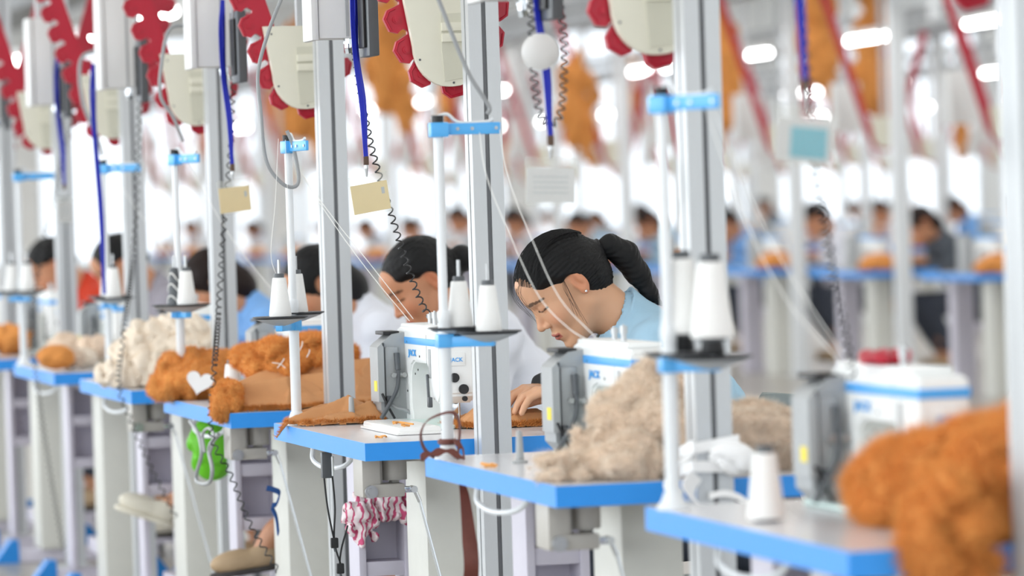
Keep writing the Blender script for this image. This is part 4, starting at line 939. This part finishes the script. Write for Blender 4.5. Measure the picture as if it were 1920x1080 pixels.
# white strip on the pole by the beige heap
mb = MB(); c = Vector((2.175, YN(1) - .052, 0)); 
for k, z in enumerate((.842, .80)):
    ring = [(-.042, -.042), (.042, -.042), (.042, .042), (-.042, .042)]
    mb.ribbon([tuple(c + Vector((x, y, z + .012 * math.sin(i * 1.7 + k)))) for i, (x, y) in enumerate(ring + ring[:1])], .02, (0, 0, 1), .002)
tie = tag(obj('white_cloth_strip', mb, None, M['white']), 'white cloth strip tied around the pole by the beige heap', 'cloth strip')
yy = YN(1) - .10
obj('tail', MB().ribbon(bez(pline([(1300, 850), (1262, 880), (1250, 905), (1275, 930), (1262, 950)], yy), 6), .022, (.5, .2, .7), .0015), tie, M['white'])
obj('tail', MB().ribbon(bez(pline([(1305, 890), (1290, 920), (1315, 950), (1340, 955)], yy), 6), .03, (.6, .2, -.5), .0015), tie, M['white'])
obj('tail', MB().ribbon(bez(pline([(1330, 930), (1360, 925), (1390, 935), (1412, 955)], yy), 6), .012, (.1, .2, 1), .0015), tie, M['white'])
kb = fabric('knot_bow', '', '', [(tuple(px(1368, 856, Y=yy)), (.035, .02, .022)), (tuple(px(1392, 872, Y=yy)), (.02, .015, .018))], M['white'], 61, fold=.006, ff=60, h=.005, zmin=None)
for k_ in ('label', 'category'): del kb[k_]
kb.parent = tie
# pegs, tray, lint
for n, (a, b), lb in ((2, (660, 794), 'grey tapered peg standing beside the folded orange cloth'), (1, (975, 868), 'grey tapered peg standing near the front of the beige heap table')):
    q = px(a, b, Z=.7805); t = thing('table_peg', lb, 'peg', tuple(q), group='grey table pegs'); obj('post', MB().lathe([(.0085, .004), (.0085, .01), (.006, .06), (.005, .064)], 14), t, M['machg']); obj('flange', MB().lathe([(.016, 0), (.016, .004), (.009, .006)], 16), t, M['machg'])
y = YN(2); tr = thing('plastic_tray', 'white glossy plastic tray lying in front of the sharp machine', 'tray', (2.085, y + .44, .7805))
obj('body', MB().box(-.055, .045, -.19, .20, 0, .018, .008), tr, M['rubberw']); obj('lip', MB().box(-.06, .05, -.195, .205, .0, .006, .003), tr, M['rubberw'])
rg = random.Random(9)
for i in range(9):
    a, b = (760 + rg.uniform(-25, 25), 795 + rg.uniform(-4, 5)) if i < 4 else ((705, 821), (712, 819), (920, 873), (914, 875), (910, 872))[i - 4]
    q = px(a, b, Z=.80 if i < 4 else .7805); tag(obj('lint_scrap', MB().tube(bez([q, q + Vector((rg.uniform(-.01, .012), rg.uniform(-.03, .03), .003)), q + Vector((.012, rg.uniform(-.04, .04), 0))], 4), .0022, 5), None, M['lint']), 'tiny scrap of orange lint on the white surface', 'lint', 'orange lint scraps')
# below the tables
q = px(388, 838, X=2.02); gb = fabric('green_bag', 'bright green cloth bag hanging under the heart-patched fur', 'bag', [((q.x, q.y, q.z), (.05, .05, .075)), ((q.x + .03, q.y, q.z - .03), (.035, .04, .055))], M['green'], 70, fold=.016, ff=22, h=.007, zmin=None)
tag(obj('wire_hook', MB().tube(bez(pline([(357, 790), (372, 815), (378, 850), (368, 890), (372, 905), (392, 905), (398, 880), (392, 840), (410, 815)], 1.90, 'X'), 6), .0055, 8).tube(bez(pline([(384, 848), (380, 815), (392, 803), (402, 820), (394, 848)], 1.90, 'X'), 6), .004, 8), None, M['machg']), 'grey wire hooks hanging in front of the green bag', 'hook')
stripe = bpy.data.materials.new('pink_stripe'); stripe.use_nodes = True; nt = stripe.node_tree; wv = nt.nodes.new('ShaderNodeTexWave'); wv.inputs['Scale'].default_value = 22; wv.inputs['Distortion'].default_value = 11; tcn = nt.nodes.new('ShaderNodeTexCoord'); nt.links.new(tcn.outputs['Object'], wv.inputs[0])
rp = nt.nodes.new('ShaderNodeValToRGB'); rp.color_ramp.elements[0].color = lin('#F2E4E6'); rp.color_ramp.elements[1].color = lin('#C9527A'); rp.color_ramp.elements[0].position = .6; rp.color_ramp.elements[1].position = .85
nt.links.new(wv.outputs['Fac'], rp.inputs[0]); nt.links.new(rp.outputs[0], nt.nodes['Principled BSDF'].inputs['Base Color']); nt.nodes['Principled BSDF'].inputs['Roughness'].default_value = .85
yl = YN(2) + .90; a, b, c2 = px(682, 965, Y=yl), px(735, 955, Y=yl), px(675, 990, Y=yl)
fabric('striped_cloth', 'pink and white striped cloth stuffed into the ladder leg', 'cloth', [(tuple(a), (.04, .035, .05)), (tuple(b), (.05, .03, .035)), (tuple(c2), (.035, .03, .04))], stripe, 72, fold=.014, ff=45, h=.006, zmin=None, k=.015)
yr = YN(3) + .17; tag(obj('navy_ribbon', MB().ribbon(bez(pline([(500, 915), (512, 918), (524, 925), (518, 945), (510, 950), (518, 970), (522, 1000)], yr), 6), .014, (.3, .3, .9), .002), None, M['navy']), 'navy blue ribbon tied to the lifter rod', 'ribbon')
yc = YN(2) + .55
for i, pts in enumerate((((606, 880), (614, 950), (626, 1010), (630, 1020)), ((622, 880), (628, 950), (627, 1015), (640, 1062)), ((652, 985), (640, 1030), (636, 1065)))):
    tag(obj('thin_cable', MB().tube(bez(pline(pts, yc), 6), .0022, 6), None, M['black']), ['thin black cable hanging left under the sharp table', 'thin black cable hanging in the middle under the sharp table', 'thin black cable rising right to the plug under the sharp table'][i], 'cable', 'thin black cables under the table')
for a, b, lb in ((627, 1018, 'small black inline plug on the thin cables'), (638, 1066, 'lowest small black plug on the thin cables')):
    q = px(a, b, Y=yc); t = thing('cable_plug', lb, 'plug', tuple(q)); obj('body', MB().box(-.009, .009, -.006, .006, -.012, .012, .003), t, M['black']); obj('pin', MB().tube([(0, 0, -.012), (.002, 0, -.02)], .003, 6), t, M['dgrey'])
q = px(612, 872, Y=yc); t = thing('latch_block', 'small dark latch block under the table of the woman in light blue', 'latch', tuple(q)); obj('body', MB().box(-.012, .012, -.01, .01, -.03, .03, .003), t, M['dgrey']); obj('bar', MB().tube([(.012, -.01, .02), (.012, -.01, -.025)], .004, 8), t, M['chrome'])
q = px(1660, 690, Y=YN(0) + .70); fabric('red_cloth', 'small red cloth lying on top of the nearest machine', 'cloth', [((q.x, q.y, 1.022), (.035, .05, .008)), ((q.x + .015, q.y + .03, 1.024), (.03, .04, .01))], M['red'], 75, fold=.006, ff=40, h=.006, zmin=1.0155)

# feet of two workers reaching out between the table legs
for (a, b, Yf, mt, rz, ry, lb) in ((290, 965, YN(4) + .845, 'shoec', PI - .2, -.35, 'cream canvas shoe with bare ankle between the table legs by the coiled cord'), (478, 1058, YN(3) + .845, 'shoe', PI - .1, .12, 'beige flat shoe with bare ankle at the bottom between the table legs')):
    q = px(a, b, Y=Yf); t = thing('worn_shoe', lb, 'shoe', tuple(q), rz); t.rotation_euler = (0, ry, rz)
    o = obj('upper', cached('shoe', lambda: gen_mesh('shoe')), t, loc=(0, 0, -.02)); o.scale = (.95, .9, 1.0); setmat(o, M[mt]); o2 = obj('sole', cached('sole', lambda: gen_mesh('sole')), t, loc=(0, 0, -.02)); o2.scale = (.95, .9, 1); setmat(o2, M['shoec'] if mt == 'shoec' else M['sole'])
    obj('ankle', MB().tube(bez([(-.02, 0, .02), (-.05, 0, .06), (-.09, 0, .09), (-.2, -.02, .12)], 5), [.028 + .0008 * k_ for k_ in range(16)], 14), t, M['skin_plain'])
# ---------------------------------------------------------------- lamps and trunking over the own row
def lamp(loc, label, group):
    t = thing('tube_lamp', label, 'lamp', loc, group=group)
    obj('tube', MB().tube([(0, -.6, 0), (0, .6, 0)], .02, 12), t, M['tube']); obj('housing', MB().box(-.05, .05, -.62, .62, .025, .07, .004), t, M['boxw'])
    obj('cord', MB().tube([(0, -.4, .06), (0, -.4, 2.2)], .003, 5).tube([(0, .4, .06), (0, .4, 2.2)], .003, 5), t, M['machg']); return t
LAMP0 = None
def put_lamp(x, y, z, label, group):
    global LAMP0
    if LAMP0 is None: LAMP0 = lamp((x, y, z), label, group); return
    c = copy_tree(LAMP0); c.location = (x, y, z); c['label'] = label; c['group'] = group
for k in range(-1, 9): put_lamp(3.2, 19.87 + 2.67 * k, 2.22, 'bright tube lamp hanging above the near row of workers', 'tube lamps above the near row')
# ---------------------------------------------------------------- the far rows, blurred in the photograph
def bg_table():
    t = thing('sewing_table', 'blue-edged sewing table in the blurred far rows', 'table', group='tables of the far rows')
    obj('table_top', MB().box(.003, .557, .003, 1.067, .742, .78), t, M['lam'], smooth=False)
    obj('edge_band', MB().box(0, .56, 0, .004, .735, .7795).box(0, .56, 1.066, 1.07, .735, .7795).box(0, .004, 0, 1.07, .735, .7795).box(.556, .56, 0, 1.07, .735, .7795), t, M['blue'], smooth=False)
    obj('leg', MB().box(.19, .31, .26, .47, 0, .74), t, M['leg'], smooth=False); obj('leg', MB().box(.165, .297, .90, 1.02, 0, .74), t, M['lav'], smooth=False); return t
def bg_guide():
    t = thing('conveyor_guide', 'beige conveyor guide with red chain in the blurred far rows', 'conveyor', group='conveyor guides of the far rows')
    obj('cover_plate', MB().prism(guide_outline(), -.035, -.015, 'y'), t, M['beige'], smooth=False)
    P = chain_path(); P = [(P[0][0] - .0215 * 8, P[0][1] + .068 * 8)] + P
    obj('chain', MB().ribbon([(x, 0, z) for x, z in P], .05, [(-(P[min(i + 1, len(P) - 1)][1] - P[max(i - 1, 0)][1]), 0, P[min(i + 1, len(P) - 1)][0] - P[max(i - 1, 0)][0]) for i in range(len(P))], .008), t, M['red'], smooth=False)
    obj('hanger', MB().box(-.012, .012, -.012, .012, .19, 1.25), t, M['alu'], smooth=False); return t
def bg_machine():
    t = thing('sewing_machine', 'white sewing machine with blue stripe in the blurred far rows', 'machine', group='machines of the far rows')
    obj('body', MB().prism(arm_poly(), 0, .09, 'x'), t, M['mach'], smooth=False); obj('blue_stripe', MB().box(-.0015, .0915, -.0015, .4515, .205, .226), t, M['strip'], smooth=False)
    obj('control_unit', MB().box(-.065, .0, .36, .50, 0, .235, .006), t, M['machg']); return t
BT, BG, BM = bg_table(), bg_guide(), bg_machine()
BP = thing('aluminium_pole', 'pale pole in the blurred far rows', 'pole', group='poles of the far rows'); obj('profile', MB().box(-.05, .05, -.05, .05, 0, 3.2, .006), BP, M['rod']); obj('base_plate', MB().box(-.08, .08, -.08, .08, 0, .015), BP, M['alu'], smooth=False)
BB = thing('control_box', 'white control box in the blurred far rows', 'control box', group='control boxes of the far rows'); obj('case', MB().box(-.09, .09, -.06, .06, 0, .34, .005), BB, M['boxw']); obj('hanger', MB().box(-.02, .02, .0, .03, .33, 1.2), BB, M['alu'], smooth=False)
def plush(mt, seed, label, group):
    o = fabric('hanging_fur', label, 'fur fabric', [((0, 0, .30), (.13, .06, .12)), ((-.02, 0, .05), (.11, .055, .22)), ((.06, .0, -.05), (.06, .05, .2)), ((.0, .0, .42), (.05, .03, .1))], mt, seed, fold=.02, ff=18, h=.018, zmin=None, group=group); return o
HU = [plush(M['orange'], 80, 'orange fur piece hanging from the conveyor in the far rows', 'hanging orange fur of the far rows'), plush(M['orange'], 81, 'orange fur piece hanging from the conveyor in the far rows', 'hanging orange fur of the far rows'), plush(M['white'], 82, 'white fleece piece hanging from the conveyor in the far rows', 'hanging white fleece of the far rows')]
PILE = fabric('fur_heap', 'orange fur pile on a table of the far rows', 'fur fabric', [((0, 0, .05), (.2, .25, .09)), ((.05, .15, .1), (.16, .18, .08))], M['orange'], 83, fold=.02, ff=18, h=.02, zmin=0, group='orange piles of the far rows')
PILEW = fabric('fur_heap', 'white fleece pile on a table of the far rows', 'fur fabric', [((0, 0, .05), (.2, .25, .09)), ((.05, .15, .1), (.16, .18, .08))], M['cream'], 84, fold=.02, ff=18, h=.02, zmin=0, group='white piles of the far rows')
used = set()
def put(o, loc, rz=0, s=1):
    if o.name in used: o = copy_tree(o)
    else: used.add(o.name)
    o.location = loc; o.rotation_euler = (0, 0, rz); o.scale = (s, s, s); return o
SH = [('white', M['wshirt']), ('light blue', M['denim']), ('pinkish white', M['pshirt']), ('dark', M['dshirt']), ('blue', M['bshirt'])]
rg = random.Random(21)
def hang(o, loc, rz, sc_, ztop=2.785):
    h = put(o, loc, rz, sc_)
    for ch in list(h.children):
        if ch.name.startswith('hook_wire'): bpy.data.objects.remove(ch)
    L = (ztop - loc[2]) / sc_; obj('hook_wire', MB().tube([(0, 0, .40), (0, 0, L)], .004, 5), h, M['pin']); return h
ORD = ['first', 'second', 'third', 'fourth', 'fifth', 'sixth', 'seventh', 'eighth', 'ninth', 'tenth', 'eleventh', 'twelfth', 'thirteenth', 'fourteenth', 'fifteenth', 'sixteenth', 'seventeenth']
def px_x(p):
    d = np.array(p) - CAM; return 960 + FPX * (d @ cR) / (d @ cF)
for row, (dx, ya, n1, sp_) in enumerate(((7.2, 22.6, 16, 2.3), (11.6, 32.0, 13, 2.25), (16.2, 43.0, 10, 2.1))):
    nm = ['nearest', 'middle', 'last'][row]; k0 = 0
    for n in range(n1):
        y = ya + n * sp_; vis = px_x((2.175 + dx, y, 1.2)) < 1900
        w_ = '%s from the right in the %s far row' % (ORD[k0], nm) if vis else 'at the right end of the %s far row' % nm
        if vis: k0 += 1
        put(BT, (TX + dx, y, 0))['label'] = 'blurred blue-edged table, ' + w_; put(BP, (2.175 + dx, y - .08, 0))['label'] = 'blurred pale pole, ' + w_; put(BG, (2.137 + dx, y + .11, 1.6))['label'] = 'blurred beige and red conveyor guide, ' + w_
        put(BM, (2.178 + dx, y + .47, .781))['label'] = 'blurred white sewing machine, ' + w_; put(BB, (2.04 + dx, y + .62, 1.72))['label'] = 'blurred white control box, ' + w_
        if rg.random() < .85:
            nm_s, ms = SH[rg.choice((0, 0, 1, 2, 2, 3, 4))]
            person('blurred worker in %s shirt, table %s' % (nm_s, w_), (2.84 + dx, y + .45, 0), ms, rg.choice(('bun', 'fringe', 'short')), rg.choice((None, M['hairb'])), s=rg.uniform(.98, 1.07), group='seated workers of the far rows')
        if rg.random() < .6: put(PILE, (2.08 + dx, y + .17, .78), rg.uniform(-.3, .3), rg.uniform(.62, .7))['label'] = 'blurred orange fur pile, table ' + w_
        elif rg.random() < .6: put(PILEW, (2.08 + dx, y + .17, .78), rg.uniform(-.3, .3), .68)['label'] = 'blurred white fleece pile, table ' + w_
        for k in range(2):
            if rg.random() < .42:
                i_ = rg.choice((0, 1, 0, 1, 2)); hang(HU[i_], (2.1 + dx, y + .9 + .45 * k, rg.uniform(1.5, 2.0)), rg.uniform(0, 3), rg.uniform(.9, 1.3))['label'] = 'blurred %s hung %s, table %s' % ('white fleece' if i_ == 2 else 'orange fur', ('nearer', 'farther')[k], w_)
    for y in np.arange(ya - 1, ya + n1 * sp_, 2.9): put_lamp(3.0 + dx, y, 2.45, 'bright tube lamp hanging above the %s far row' % nm, 'tube lamps above the %s far row' % nm)
    struct('trim_%d' % (20 + row), MB().box(2.0 + dx, 2.2 + dx, ya - 4, 64, 2.78, 2.92).box(2.9 + dx, 3.1 + dx, ya - 4, 64, 3.1, 3.2), M['duct'])
for a, b, X, sc_, lb in ((735, 250, 7.0, 1.5, 'left of the cone stand clamp'), (575, 300, 6.6, 1.6, 'beside the grey looped cable'), (1085, 300, 8.9, 1.2, 'between the grey card and the pole'), (1352, 215, 10.7, 1.35, 'right of the blurred pole'), (1640, 240, 10.7, 1.3, 'left of the bright window'), (1640, 60, 10.7, 1.0, 'high up left of the window')):
    q = px(a, b, X=X); hang(HU[0], (X, q.y, q.z - .1), rg.uniform(-.4, .4), sc_, 4.6)['label'] = 'blurred orange fur hanging from a wire ' + lb
struct('trim_30', MB().box(2.02, 2.2, 3, 62, 2.78, 2.9).box(4.4, 4.9, 3, 62, 3.0, 3.25), M['duct'])
